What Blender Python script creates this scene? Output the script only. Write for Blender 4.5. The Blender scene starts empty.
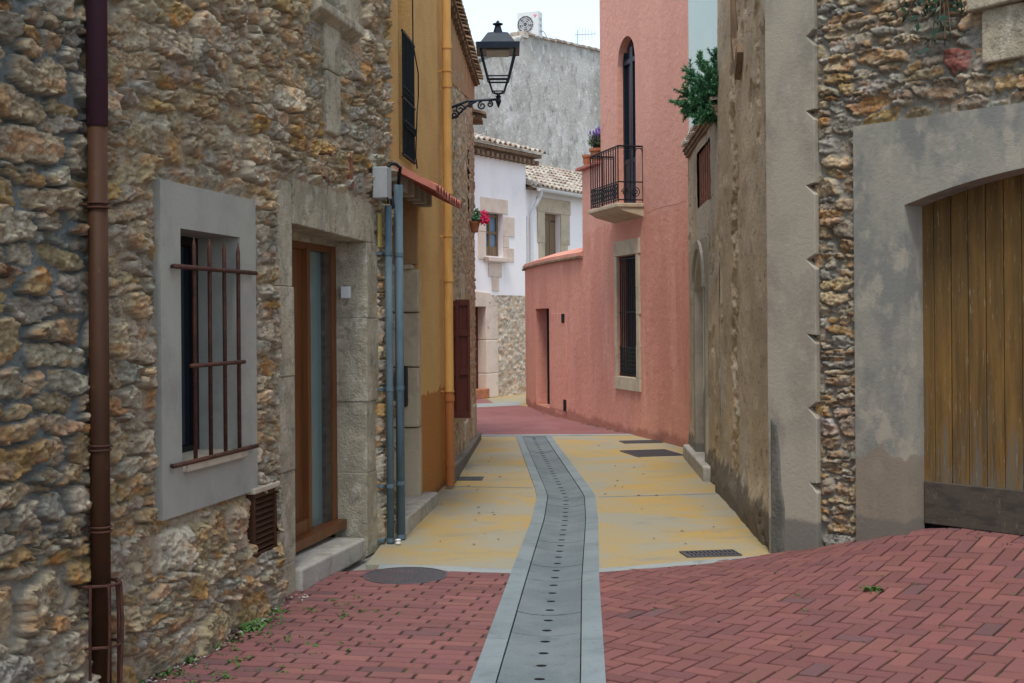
import bpy, math, random
import numpy as np
from mathutils import Vector
R = math.radians
S = bpy.context.scene
COL = S.collection

# ---------------------------------------------------------------- camera
cd = bpy.data.cameras.new("camera"); cam = bpy.data.objects.new("camera", cd); COL.objects.link(cam)
S.camera = cam
cam.location = (0, 0, 1.72)
cam.rotation_mode = 'XYZ'
cam.rotation_euler = (R(90), R(0.45), 0)
cd.sensor_width = 36.0
cd.lens = 36.0 * 1300 / 1024
cd.shift_y = -20.5 / 1024
cd.clip_start = 0.05; cd.clip_end = 600

# ---------------------------------------------------------------- light
S.view_settings.view_transform = 'Standard'
S.view_settings.look = 'None'
S.view_settings.exposure = 1.1
S.view_settings.gamma = 1
S.view_settings.use_curve_mapping = False
W = bpy.data.worlds.new("World"); S.world = W; W.use_nodes = True
nt = W.node_tree; nt.nodes.clear()
out = nt.nodes.new('ShaderNodeOutputWorld')
sky = nt.nodes.new('ShaderNodeTexSky'); sky.sky_type = 'NISHITA'; sky.sun_disc = False
sky.sun_elevation = R(64); sky.sun_rotation = R(188)
b1 = nt.nodes.new('ShaderNodeBackground'); b1.inputs['Strength'].default_value = 0.05
b2 = nt.nodes.new('ShaderNodeBackground'); b2.inputs['Strength'].default_value = 0.385
b2.inputs['Color'].default_value = (0.86, 0.95, 1.0, 1)      # even cloud cover
ad = nt.nodes.new('ShaderNodeAddShader')
nt.links.new(sky.outputs[0], b1.inputs['Color'])
nt.links.new(b1.outputs[0], ad.inputs[0]); nt.links.new(b2.outputs[0], ad.inputs[1])
nt.links.new(ad.outputs[0], out.inputs['Surface'])
sl = bpy.data.lights.new("sun", 'SUN'); so = bpy.data.objects.new("sun", sl); COL.objects.link(so)
sl.energy = 1.3; sl.angle = R(16); sl.color = (1.0, 0.93, 0.82)
so.rotation_euler = (R(26), 0, R(-8))
so.location = (0, -5, 20)

# ================================================================ materials
def nodes(name):
    m = bpy.data.materials.new(name); m.use_nodes = True
    t = m.node_tree; b = t.nodes['Principled BSDF']
    return m, t, b
def c4(c): return (c[0], c[1], c[2], 1)
def coords(t, kind='Object'):
    n = t.nodes.new('ShaderNodeTexCoord'); return n.outputs[kind]
def mapping(t, src, sc):
    n = t.nodes.new('ShaderNodeMapping'); n.inputs['Scale'].default_value = sc
    t.links.new(src, n.inputs['Vector']); return n.outputs[0]
def noise(t, vec, scale, detail=6, rough=.6, dist=0):
    n = t.nodes.new('ShaderNodeTexNoise'); n.inputs['Scale'].default_value = scale
    n.inputs['Detail'].default_value = detail; n.inputs['Roughness'].default_value = rough
    n.inputs['Distortion'].default_value = dist
    t.links.new(vec, n.inputs['Vector']); return n.outputs['Fac']
def maprange(t, v, a, b, lo=0., hi=1., smooth=True):
    n = t.nodes.new('ShaderNodeMapRange'); n.clamp = True
    if smooth: n.interpolation_type = 'SMOOTHSTEP'
    for i, x in enumerate((a, b, lo, hi)): n.inputs[i + 1].default_value = x
    t.links.new(v, n.inputs[0]); return n.outputs[0]
def mix(t, f, a, b, typ='MIX'):
    n = t.nodes.new('ShaderNodeMix'); n.data_type = 'RGBA'; n.blend_type = typ
    for sock, v in ((n.inputs[0], f), (n.inputs[6], a), (n.inputs[7], b)):
        if hasattr(v, 'is_output'): t.links.new(v, sock)
        elif isinstance(v, (int, float)): sock.default_value = v
        else: sock.default_value = c4(v)
    return n.outputs[2]
def math_(t, op, a, b):
    n = t.nodes.new('ShaderNodeMath'); n.operation = op
    for i, v in enumerate((a, b)):
        if hasattr(v, 'is_output'): t.links.new(v, n.inputs[i])
        else: n.inputs[i].default_value = v
    return n.outputs[0]
def bump(t, b, h, strength, dist):
    n = t.nodes.new('ShaderNodeBump'); n.inputs['Strength'].default_value = strength
    n.inputs['Distance'].default_value = dist
    t.links.new(h, n.inputs['Height']); t.links.new(n.outputs[0], b.inputs['Normal'])
def zcoord(t):
    g = t.nodes.new('ShaderNodeNewGeometry'); s = t.nodes.new('ShaderNodeSeparateXYZ')
    t.links.new(g.outputs['Position'], s.inputs[0]); return s.outputs['Z']

def surf(name, col, layers=(), rough=.85, metal=0., bumps=((60, .4, .004),), zl=()):
    """layers: (colour, scale, (sx,sy,sz), lo, hi, strength)
       zl: marks bounded by a wandering height line (colour, z, softness, wander, strength, side, noise scale)"""
    m, t, b = nodes(name)
    oc = coords(t); cur = None
    c = col
    for (lc, sc, st, lo, hi, k) in layers:
        f = noise(t, mapping(t, oc, st), sc, 8, .62)
        f = maprange(t, f, lo, hi, 0, k)
        c = mix(t, f, c, lc)
    for (lc, z, soft, wander, k, side, ns) in zl:
        n = noise(t, oc, ns, 7, .65)
        zz = math_(t, 'ADD', zcoord(t), math_(t, 'MULTIPLY', math_(t, 'SUBTRACT', n, .5), wander * 2))
        f = maprange(t, zz, z - soft, z + soft, k if side < 0 else 0, 0 if side < 0 else k)
        c = mix(t, f, c, lc)
    if hasattr(c, 'is_output'): t.links.new(c, b.inputs['Base Color'])
    else: b.inputs['Base Color'].default_value = c4(c)
    b.inputs['Roughness'].default_value = rough; b.inputs['Metallic'].default_value = metal
    b.inputs['Specular IOR Level'].default_value = .22
    if bumps:
        h = None
        for (sc, k, _) in bumps:
            v = math_(t, 'MULTIPLY', noise(t, oc, sc, 8, .65), k)
            h = v if h is None else math_(t, 'ADD', h, v)
        bump(t, b, h, 1.0, bumps[0][2])
    return m

def dk(c, f): return (c[0]*f, c[1]*f, c[2]*f)
M = {}
M['plate_concrete'] = surf('smooth_render_surround', (.36, .36, .325),
    [((.27, .275, .25), 3, (1, 1, 1), .42, .7, .8), ((.40, .42, .41), 9, (1, 1, .5), .5, .75, .5), ((.25, .20, .15), 2.2, (1, 1, .6), .55, .75, .5)],
    .9, bumps=((45, .5, .006), (220, .4, .004)))
M['corner_render'] = surf('grey_corner_render', (.37, .34, .28),
    [((.255, .235, .20), 2.5, (1, 1, .7), .42, .58, .9), ((.43, .39, .325), 5, (1, 1, .7), .48, .7, .7), ((.16, .16, .155), 1.6, (1, 1, .7), .58, .72, .7)],
    .92, bumps=((35, .6, .007), (160, .4, .005)), zl=[((.15, .15, .14), .27, .02, .05, .8, -1, 5)])
M['garage_render'] = surf('garage_surround_render', (.31, .30, .26),
    [((.195, .205, .195), 2.2, (1, 1, .8), .42, .58, .85), ((.40, .37, .31), 5, (1, 1, .8), .50, .64, .75)],
    .92, bumps=((40, .6, .006), (180, .4, .005)), zl=[((.24, .195, .145), .85, .015, .3, .75, -1, 4), ((.15, .145, .13), .36, .02, .06, .7, -1, 6)])
M['tan_render'] = surf('old_tan_render', (.56, .455, .325),
    [((.42, .34, .24), 1.6, (.45, .35, .8), .42, .62, .85), ((.60, .52, .41), 4, (1, .35, .9), .5, .68, .7), ((.34, .28, .20), 2.2, (1, .5, .3), .56, .68, .6),
     ((.50, .48, .43), 1.1, (1, .5, .22), .52, .60, .8), ((.22, .18, .13), 16, (1, .4, 1), .58, .66, .7), ((.56, .50, .41), 24, (1, .4, 1), .60, .68, .6)],
    .95, bumps=((22, 1.0, .02), (90, .6, .01)), zl=[((.115, .105, .085), .30, .05, .25, .85, -1, 4)])
M['orange'] = surf('orange_stucco', (.86, .53, .21),
    [((.72, .41, .16), 2.5, (.5, .5, .6), .42, .68, .7), ((.68, .43, .19), 12, (1, 1, 1), .5, .75, .5)],
    .95, bumps=((45, 1.0, .03), (120, .6, .01)), zl=[((.55, .225, .06), 1.02, .008, .16, .9, -1, 2.2), ((.22, .12, .06), .06, .03, .1, .6, -1, 6)])
M['orange_paint'] = surf('orange_pipe_paint', (.66, .37, .12), [((.42, .21, .06), 6, (1, 1, .3), .4, .7, .6)], .55, bumps=((30, .2, .002),),
    zl=[((.40, .15, .05), 1.0, .004, .0, 1., -1, 2)])
M['pink'] = surf('salmon_stucco', (.65, .30, .225),
    [((.54, .23, .18), 1.5, (1, 1, .35), .42, .66, .7), ((.72, .38, .31), 2.6, (1, 1, .25), .5, .72, .6), ((.48, .19, .155), 5, (1, 1, .14), .56, .74, .6)],
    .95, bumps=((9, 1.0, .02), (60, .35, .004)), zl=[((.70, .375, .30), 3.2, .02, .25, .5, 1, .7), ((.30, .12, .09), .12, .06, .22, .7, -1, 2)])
M['pale_blue'] = surf('pale_blue_render', (.42, .52, .53), [((.36, .46, .48), 1.2, (1, 1, .4), .45, .65, .6)], .95, bumps=((20, .3, .005),))
M['whitewash'] = surf('whitewash', (.86, .82, .83), [((.70, .66, .68), 1.0, (1, 1, .5), .45, .7, .7), ((.58, .52, .50), 2.5, (1, 1, .15), .62, .8, .5)], .95, bumps=((12, .3, .006),))
M['white_niche'] = surf('white_painted_boards', (.78, .77, .74), [((.40, .38, .35), 3, (1, 1, .3), .5, .7, .7)], .9, bumps=((25, .5, .006),),
    zl=[((.20, .16, .12), .85, .02, .5, .9, -1, 3)])
M['gable'] = surf('grey_gable_render', (.47, .45, .42),
    [((.31, .295, .27), .55, (1, 1, .55), .42, .62, .8), ((.60, .59, .57), .8, (1, 1, .8), .48, .66, .85), ((.24, .235, .225), 3.5, (1, 1, .7), .52, .66, .75),
     ((.66, .65, .62), 5, (1, 1, .8), .54, .66, .7)], .95, bumps=((5, 1, .05), (14, .8, .03)))
M['dressed'] = surf('dressed_limestone', (.53, .475, .36),
    [((.38, .34, .26), 3, (1, 1, 1), .43, .57, .8), ((.64, .59, .48), 7, (1, 1, .8), .50, .62, .75), ((.44, .26, .10), 4, (1, 1, .5), .60, .70, .75), ((.22, .20, .165), 14, (1, 1, 1), .55, .66, .6), ((.18, .165, .14), 2.6, (2, 2, .5), .60, .70, .5)],
    .9, bumps=((16, 1.2, .03), (70, .7, .01)))
M['dressed_tan'] = surf('tan_limestone', (.50, .42, .31), [((.37, .31, .23), 3, (1, 1, 1), .45, .65, .8), ((.60, .50, .38), 6, (1, 1, .7), .52, .7, .7)], .9, bumps=((20, .7, .01), (80, .5, .008)))
M['dressed_pink'] = surf('rosy_limestone', (.66, .54, .46), [((.55, .43, .35), 2, (1, 1, 1), .45, .65, .8)], .9, bumps=((12, .7, .01),))
M['damp'] = surf('damp_dark_render', (.15, .145, .13), [((.09, .09, .08), 5, (1, 1, .5), .42, .62, .8), ((.24, .22, .18), 9, (1, 1, .4), .55, .7, .6)], .9, bumps=((30, .8, .012),))
M['step_concrete'] = surf('worn_step_concrete', (.42, .40, .36), [((.28, .265, .235), 5, (1, 1, 1), .42, .65, .8), ((.52, .50, .46), 12, (1, 1, 1), .5, .7, .7)], .9, bumps=((40, .8, .008),))
M['sill'] = surf('pale_sill_stone', (.50, .44, .35), [((.38, .33, .26), 6, (1, 1, 1), .42, .65, .8)], .85, bumps=((50, .5, .005),))
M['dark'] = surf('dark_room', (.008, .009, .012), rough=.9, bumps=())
def glassy(name, col, rough=.08):
    m, t, b = nodes(name); b.inputs['Base Color'].default_value = c4(col)
    b.inputs['Roughness'].default_value = rough; b.inputs['Specular IOR Level'].default_value = .6
    return m
M['glass_dark'] = glassy('dark_window_glass', (.012, .018, .028))
M['glass_green'] = glassy('frosted_green_glass', (.13, .20, .21), .18)
M['glass_blue'] = glassy('curtained_blue_glass', (.13, .22, .32), .12)
def wood(name, a, b_, c=None, planks=0, rough=.55, grain=(30, 30, 1.2), bd=.003):
    L = [(b_, 1.5, grain, .40, .62, .85)]
    if c: L.append((c, 1.2, (grain[0] * .6, grain[1] * .6, grain[2] * .8), .56, .70, .8))
    return surf(name, a, L, rough, bumps=((40, .4, bd),))
M['door_wood'] = wood('varnished_brown_wood', (.165, .065, .024), (.115, .042, .016), rough=.4)
M['shutter_wood'] = wood('red_brown_painted_wood', (.125, .030, .020), (.085, .022, .016), rough=.5)
M['old_wood'] = wood('weathered_wood', (.22, .15, .09), (.12, .085, .06), (.36, .24, .14), rough=.8)
def garage_wood():
    m, t, b = nodes('worn_ochre_planks'); oc = coords(t)
    c = mix(t, maprange(t, noise(t, mapping(t, oc, (14, 14, .7)), 1.6, 8, .6), .38, .65), (.155, .086, .021), (.095, .056, .017))
    c = mix(t, maprange(t, noise(t, mapping(t, oc, (4, 4, .8)), 1.5, 5, .6), .45, .7, 0, .6), c, (.24, .135, .03))
    # bare grey wood showing where the paint has worn away, mostly low on the door
    n = noise(t, mapping(t, oc, (26, 26, 1.4)), 1.4, 9, .7)
    zz = math_(t, 'SUBTRACT', n, math_(t, 'MULTIPLY', zcoord(t), .21))
    c = mix(t, maprange(t, zz, .30, .40, 0, .9), c, (.13, .115, .09))
    n2 = noise(t, mapping(t, oc, (60, 60, 5)), 1.3, 9, .7)
    c = mix(t, maprange(t, n2, .60, .66, 0, .8), c, (.30, .27, .20))
    t.links.new(c, b.inputs['Base Color']); b.inputs['Roughness'].default_value = .7
    bump(t, b, noise(t, mapping(t, oc, (40, 40, 2)), 2, 8, .6), .8, .004)
    return m
M['garage_wood'] = garage_wood()
M['kick_board'] = surf('grey_worn_board', (.085, .070, .056), [((.05, .045, .042), 6, (1, 1, 3), .42, .65, .8), ((.15, .14, .13), 30, (1, 1, .4), .58, .7, .6)], .8, bumps=((40, .6, .005),))
M['rust'] = surf('rusty_iron', (.10, .045, .033), [((.055, .03, .028), 14, (1, 1, 1), .42, .62, .8), ((.17, .085, .05), 40, (1, 1, 1), .55, .7, .6)], .7, .3, bumps=((120, .4, .002),))
M['brown_pipe'] = surf('brown_painted_pipe', (.058, .025, .012), [((.040, .018, .010), 5, (1, 1, .4), .42, .66, .8), ((.12, .06, .035), 30, (1, 1, .5), .6, .7, .4)], .62, .0, bumps=((60, .3, .002),),
    zl=[((.062, .028, .042), 2.60, .004, .0, 1., 1, 3)])
M['iron'] = surf('black_wrought_iron', (.012, .016, .020), [((.03, .035, .04), 30, (1, 1, 1), .5, .7, .7)], .5, .4, bumps=((90, .3, .001),))
M['lamp_metal'] = surf('black_lamp_paint', (.014, .022, .036), [((.03, .04, .055), 12, (1, 1, 1), .5, .7, .6)], .4, .3, bumps=())
M['galv'] = surf('blue_grey_conduit', (.11, .165, .20), [((.07, .11, .14), 7, (1, 1, .3), .42, .62, .8), ((.20, .20, .19), 25, (1, 1, .4), .6, .72, .5)], .7, .0, bumps=((60, .3, .002),))
M['box_grey'] = surf('grey_plastic_box', (.36, .38, .39), [((.27, .28, .29), 8, (1, 1, .5), .45, .65, .6)], .6, bumps=())
M['black'] = surf('black_rubber', (.012, .012, .014), rough=.5, bumps=())
M['white_plastic'] = surf('white_plastic', (.62, .64, .65), [((.5, .5, .5), 10, (1, 1, 1), .5, .7, .4)], .5, bumps=())
M['yellow_tag'] = surf('yellow_label', (.42, .33, .10), rough=.6, bumps=())
M['terracotta'] = surf('terracotta', (.42, .16, .08), [((.30, .11, .06), 8, (1, 1, 1), .42, .62, .8), ((.55, .36, .25), 14, (1, 1, 1), .56, .7, .6)], .9, bumps=((50, .5, .004),))
M['canopy_tile'] = surf('pinkish_canopy_tile', (.46, .17, .13), [((.34, .11, .08), 5, (1, 1, 1), .42, .65, .7)], .75, bumps=((50, .4, .004),))
def tile_mat():
    m, t, b = nodes('lichened_roof_tiles'); oc = coords(t)
    c = mix(t, maprange(t, noise(t, oc, 3, 6, .7), .42, .6), (.29, .22, .17), (.50, .46, .40))
    c = mix(t, maprange(t, noise(t, oc, 6.5, 4, .7), .55, .66, 0, .9), c, (.13, .115, .10))
    c = mix(t, maprange(t, noise(t, oc, 2.1, 4, .7), .64, .70, 0, .9), c, (.42, .15, .08))
    c = mix(t, maprange(t, noise(t, oc, 1.4, 7, .75), .62, .68, 0, .7), c, (.42, .34, .06))
    t.links.new(c, b.inputs['Base Color']); b.inputs['Roughness'].default_value = .95
    return m
M['tile'] = tile_mat()
M['eave'] = surf('rough_brown_eave', (.26, .17, .11), [((.14, .095, .065), 8, (1, 1, 1), .42, .6, .8), ((.36, .27, .19), 5, (1, 1, 1), .55, .7, .7)], .95, bumps=((20, 1, .02),))
M['eave_plaster'] = surf('ochre_upper_plaster', (.40, .24, .13), [((.30, .18, .10), 2, (1, 1, .4), .42, .65, .8)], .95, bumps=((40, .6, .008),))
M['foliage'] = surf('needle_green', (.10, .27, .14), [((.055, .17, .09), 9, (1, 1, 1), .42, .6, .8), ((.08, .16, .06), 16, (1, 1, 1), .55, .7, .6)], .6, bumps=())
M['leaf_dark'] = surf('dark_glossy_leaf', (.018, .045, .028), [((.04, .08, .04), 20, (1, 1, 1), .5, .7, .7)], .35, bumps=())
M['weed'] = surf('weed_green', (.07, .15, .035), [((.04, .09, .02), 15, (1, 1, 1), .42, .6, .8)], .6, bumps=())
M['lavender_green'] = surf('grey_green_leaf', (.07, .10, .055), rough=.7, bumps=())
M['purple'] = surf('purple_bloom', (.20, .13, .38), rough=.7, bumps=())
M['pink_bloom'] = surf('pink_bloom', (.75, .02, .13), rough=.6, bumps=())
M['bark'] = surf('bark', (.12, .08, .05), rough=.9, bumps=())
M['grate'] = surf('dark_cast_grate', (.12, .115, .13), [((.09, .085, .09), 20, (1, 1, 1), .5, .7, .7)], .6, .5, bumps=((90, .4, .002),))
M['slot'] = surf('drain_hole_dark', (.006, .007, .009), rough=.9, bumps=())
M['litter'] = surf('white_paper', (.8, .8, .82), rough=.8, bumps=())
M['lattice'] = surf('red_brick_lattice', (.27, .115, .075), [((.18, .07, .05), 9, (1, 1, 1), .42, .62, .8)], .9, bumps=((50, .5, .004),))

def chan_mat(name, base, lo, hi, warm=None):
    L = [(lo, 1.7, (1, 1, 1), .40, .62, .8), (hi, 60, (1, 1, 1), .55, .7, .5), (dk(base, .65), 5, (1, 1, 1), .56, .72, .6)]
    if warm: L.append((warm, 3.3, (1, 1, 1), .6, .75, .5))
    L.append((dk(base, .5), 2.2, (1, 1, 1), .60, .72, .5)); L.append((dk(base, .45), 14, (1, 1, 1), .62, .70, .6))
    return surf(name, base, L, .85, bumps=((120, .5, .004), (20, .4, .004)))
M['channel'] = chan_mat('blue_grey_channel_concrete', (.165, .20, .22), (.12, .15, .17), (.25, .29, .31), (.20, .185, .15))
M['kerb'] = chan_mat('blue_grey_kerb_concrete', (.215, .26, .285), (.165, .205, .225), (.30, .345, .37))
M['strip'] = chan_mat('pale_strip_concrete', (.30, .335, .34), (.24, .27, .28), (.38, .41, .42), (.40, .34, .22))
def yellow_mat():
    m, t, b = nodes('worn_yellow_concrete'); oc = coords(t)
    c = mix(t, maprange(t, noise(t, mapping(t, oc, (.8, 1.2, 1)), 1.1, 8, .62), .40, .60), (.40, .27, .085), (.35, .28, .145))
    c = mix(t, maprange(t, noise(t, mapping(t, oc, (1.0, 1.15, 1)), .9, 9, .66, .4), .40, .60, 0, .85), c, (.285, .285, .24))
    c = mix(t, maprange(t, noise(t, mapping(t, oc, (1.0, 2.0, 1)), 1.5, 9, .74, .3), .52, .70, 0, .6), c, (.19, .20, .19))
    c = mix(t, maprange(t, noise(t, mapping(t, oc, (1.2, 2.8, 1)), 2.2, 9, .75), .58, .70, 0, .45), c, (.45, .28, .07))
    c = mix(t, maprange(t, noise(t, mapping(t, oc, (5, 9, 1)), 7, 6, .8), .53, .66, 0, .5), c, (.19, .17, .115))
    t.links.new(c, b.inputs['Base Color']); b.inputs['Roughness'].default_value = .85
    bump(t, b, noise(t, oc, 130, 6, .7), .6, .004)
    return m
M['yellow'] = yellow_mat()
def far_brick():
    m, t, b = nodes('distant_red_pavers'); oc = coords(t)
    n = t.nodes.new('ShaderNodeTexBrick'); n.inputs['Scale'].default_value = 1
    mp = t.nodes.new('ShaderNodeMapping'); mp.inputs['Rotation'].default_value = (0, 0, R(12)); t.links.new(oc, mp.inputs[0])
    t.links.new(mp.outputs[0], n.inputs['Vector'])
    n.inputs['Brick Width'].default_value = .21; n.inputs['Row Height'].default_value = .105
    n.inputs['Mortar Size'].default_value = .007
    n.inputs['Color1'].default_value = (.27, .10, .10, 1); n.inputs['Color2'].default_value = (.20, .075, .08, 1)
    n.inputs['Mortar'].default_value = (.13, .07, .065, 1)
    c = mix(t, maprange(t, noise(t, oc, 1.5, 6, .6), .4, .65, 0, .6), n.outputs['Color'], (.27, .12, .125))
    t.links.new(c, b.inputs['Base Color']); b.inputs['Roughness'].default_value = .85
    return m
M['far_brick'] = far_brick()
def joint_mat():
    m, t, b = nodes('mossy_joint_sand'); oc = coords(t)
    c = mix(t, maprange(t, noise(t, oc, 40, 5, .6), .4, .6), (.030, .020, .018), (.07, .048, .038))
    c = mix(t, maprange(t, noise(t, oc, 4.5, 6, .7), .50, .58, 0, .9), c, (.045, .085, .02))
    t.links.new(c, b.inputs['Base Color']); b.inputs['Roughness'].default_value = 1
    bump(t, b, noise(t, oc, 90, 5, .7), .8, .006)
    return m
M['joint'] = joint_mat()
def attr_mat(name, grit=70, bd=.01, rough=.9, spk=.35):
    m, t, b = nodes(name); oc = coords(t)
    a = t.nodes.new('ShaderNodeVertexColor'); a.layer_name = 'col'
    n = maprange(t, noise(t, oc, grit, 8, .75), .3, .7, 0, 1)
    c = mix(t, spk, a.outputs['Color'], mix(t, n, (.25, .22, .20), (1.0, 1.0, 1.0)), 'MULTIPLY')
    c2 = t.nodes.new('ShaderNodeGamma'); c2.inputs[1].default_value = .93
    t.links.new(c, c2.inputs[0])
    t.links.new(c2.outputs[0], b.inputs['Base Color']); b.inputs['Roughness'].default_value = rough
    h = math_(t, 'ADD', noise(t, oc, grit * .6, 9, .75), math_(t, 'MULTIPLY', noise(t, oc, grit * 2.5, 6, .7), .35))
    bump(t, b, h, 1, bd*1.6)
    return m
M['rubble'] = attr_mat('rubble_masonry', 60, .012, spk=.42)
M['rubble_far'] = attr_mat('rubble_masonry_far', 25, .006)
M['rubble_c'] = attr_mat('small_rubble_masonry', 40, .008, spk=.5)
M['paver'] = attr_mat('clay_paver', 110, .003, .8, .3)
M['ground'] = surf('worn_ground_concrete', (.30, .29, .26), [((.2, .2, .18), 2, (1, 1, 1), .4, .6, .8)], .9, bumps=((30, .5, .01),))

# ================================================================ numpy noise
def vnoise(x, y, seed=0):
    xi = np.floor(x).astype(np.int64); yi = np.floor(y).astype(np.int64)
    fx = x - xi; fy = y - yi; fx = fx*fx*(3-2*fx); fy = fy*fy*(3-2*fy)
    def h(a, b):
        n = (a * 374761393 + b * 668265263 + seed * 144665) & 0x7fffffff
        n = ((n ^ (n >> 13)) * 1274126177) & 0x7fffffff
        return ((n ^ (n >> 16)) & 0xffff) / 65535.0
    return (h(xi, yi)*(1-fx)+h(xi+1, yi)*fx)*(1-fy) + (h(xi, yi+1)*(1-fx)+h(xi+1, yi+1)*fx)*fy
def fbm(x, y, o=4, seed=0):
    r = 0; a = .5; n = 0
    for i in range(o):
        r = r + a*vnoise(x, y, seed+i*7); n += a; a *= .5; x = x*2.03+1.7; y = y*2.03+.9
    return r/n
def ss(a, b, x):
    t = np.clip((x-a)/(b-a), 0, 1); return t*t*(3-2*t)

# ================================================================ wall frame
class Wall:
    """vertical wall along a ground polyline: s runs along it, d stands out towards the street"""
    def __init__(w, pts, side):
        w.p = [Vector((a, b)) for a, b in pts]; w.side = side
        w.L = [0]
        for a, b in zip(w.p, w.p[1:]): w.L.append(w.L[-1] + (b-a).length)
    def fr(w, s):
        i = 0
        while i < len(w.p)-2 and s > w.L[i+1]: i += 1
        d = (w.p[i+1]-w.p[i]).normalized(); n = Vector((d.y, -d.x))*w.side
        return w.p[i] + d*(s-w.L[i]), n, d
    def T(w, s, d, z):
        p, n, _ = w.fr(s)
        return (p.x+n.x*d, p.y+n.y*d, z)
WA = Wall([(-2.154, 4.711), (-1.014, 10.361)], 1)
WB = Wall([(-1.0, 10.35), (-.71, 13.7)], 1)
WC = Wall([(-.71, 13.7), (-.55, 19.0)], 1)
WP = Wall([(2.36, 17.27), (1.34, 21.2), (1.05, 22.2), (.77, 23.3), (.52, 24.6), (.32, 26.0), (.28, 27.2)], -1)
WD = Wall([(1.92, 9.55), (2.235, 16.4)], -1)
WF = Wall([(1.92, 9.55), (1.92+.64*5, 9.55-.77*5)], 1)
WW = Wall([(-.9, 28.6), (1.9, 33.2)], 1)
def ident(x, y, z): return (x, y, z)

# ================================================================ mesh builder
class MB:
    def __init__(m, T=ident): m.v = []; m.f = []; m.T = T
    def add(m, vs, fs):
        o = len(m.v); m.v += [tuple(m.T(*v)) for v in vs]; m.f += [tuple(i+o for i in f) for f in fs]; return m
    def box(m, a, b, rot=None):
        (x0, y0, z0), (x1, y1, z1) = a, b
        x0, x1 = min(x0, x1), max(x0, x1); y0, y1 = min(y0, y1), max(y0, y1); z0, z1 = min(z0, z1), max(z0, z1)
        return m.add([(x0,y0,z0),(x1,y0,z0),(x1,y1,z0),(x0,y1,z0),(x0,y0,z1),(x1,y0,z1),(x1,y1,z1),(x0,y1,z1)],
                     [(0,3,2,1),(4,5,6,7),(0,1,5,4),(1,2,6,5),(2,3,7,6),(3,0,4,7)])
    def quad(m, *p): return m.add(p, [tuple(range(len(p)))])
    def tube(m, pts, r, n=8, cap=True):
        P = [Vector(m.T(*p)) for p in pts]; rs = r if isinstance(r, (list, tuple)) else [r]*len(P)
        vs = []; fs = []; ref = None
        for i, p in enumerate(P):
            t = (P[min(i+1, len(P)-1)]-P[max(i-1, 0)]).normalized()
            if ref is None: ref = Vector((0, 0, 1)) if abs(t.z) < .9 else Vector((1, 0, 0))
            a = (ref - t*ref.dot(t)).normalized(); b = t.cross(a); ref = a
            for k in range(n):
                q = 2*math.pi*k/n; vs.append(p + (a*math.cos(q)+b*math.sin(q))*rs[i])
        for i in range(len(P)-1):
            for k in range(n):
                fs.append((i*n+k, i*n+(k+1) % n, (i+1)*n+(k+1) % n, (i+1)*n+k))
        if cap: fs.append(tuple(range(n))[::-1]); fs.append(tuple((len(P)-1)*n+k for k in range(n)))
        o = len(m.v); m.v += [tuple(v) for v in vs]; m.f += [tuple(i+o for i in f) for f in fs]; return m
    def lathe(m, c, prof, n=16):
        vs = []; fs = []
        for (r, z) in prof:
            for k in range(n):
                q = 2*math.pi*(k+.5)/n; vs.append((c[0]+r*math.cos(q), c[1]+r*math.sin(q), c[2]+z))
        for i in range(len(prof)-1):
            for k in range(n): fs.append((i*n+k, i*n+(k+1) % n, (i+1)*n+(k+1) % n, (i+1)*n+k))
        fs.append(tuple(range(n))[::-1]); fs.append(tuple((len(prof)-1)*n+k for k in range(n)))
        return m.add(vs, fs)
    def prism(m, poly, d0, d1):
        """poly in (s,z), pushed from depth d0 out to d1"""
        n = len(poly)
        vs = [(s, d0, z) for s, z in poly]+[(s, d1, z) for s, z in poly]
        return m.add(vs, [tuple(range(n)), tuple(range(2*n-1, n-1, -1))]+[(i, (i+1) % n, n+(i+1) % n, n+i) for i in range(n)])
    def build(m, name, mat, parent=None, bevel=0, smooth=False, seg=2):
        me = bpy.data.meshes.new(name)
        off = Vector(parent_world(parent)) if parent else Vector((0, 0, 0))
        me.from_pydata([(v[0]-off.x, v[1]-off.y, v[2]-off.z) for v in m.v], [], m.f); me.update()
        import bmesh
        bm = bmesh.new(); bm.from_mesh(me); bmesh.ops.recalc_face_normals(bm, faces=bm.faces); bm.to_mesh(me); bm.free()
        me.materials.append(M[mat] if isinstance(mat, str) else mat)
        o = bpy.data.objects.new(name, me); COL.objects.link(o)
        if parent: o.parent = parent
        if smooth:
            for p in me.polygons: p.use_smooth = True
        if bevel:
            b = o.modifiers.new('bevel', 'BEVEL'); b.width = bevel; b.segments = seg; b.limit_method = 'ANGLE'; b.angle_limit = R(40)
        return o
def parent_world(p):
    v = Vector((0, 0, 0))
    while p: v += p.location; p = p.parent
    return v
def rooted(name, label, cat, loc, group=None):
    o = bpy.data.objects.new(name, None); COL.objects.link(o); o.location = loc
    o['label'] = label; o['category'] = cat
    if group: o['group'] = group
    return o
def tag(o, label, cat, group=None):
    o['label'] = label; o['category'] = cat
    if group: o['group'] = group
    return o
def struct(o): o['kind'] = 'structure'; return o

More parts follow.
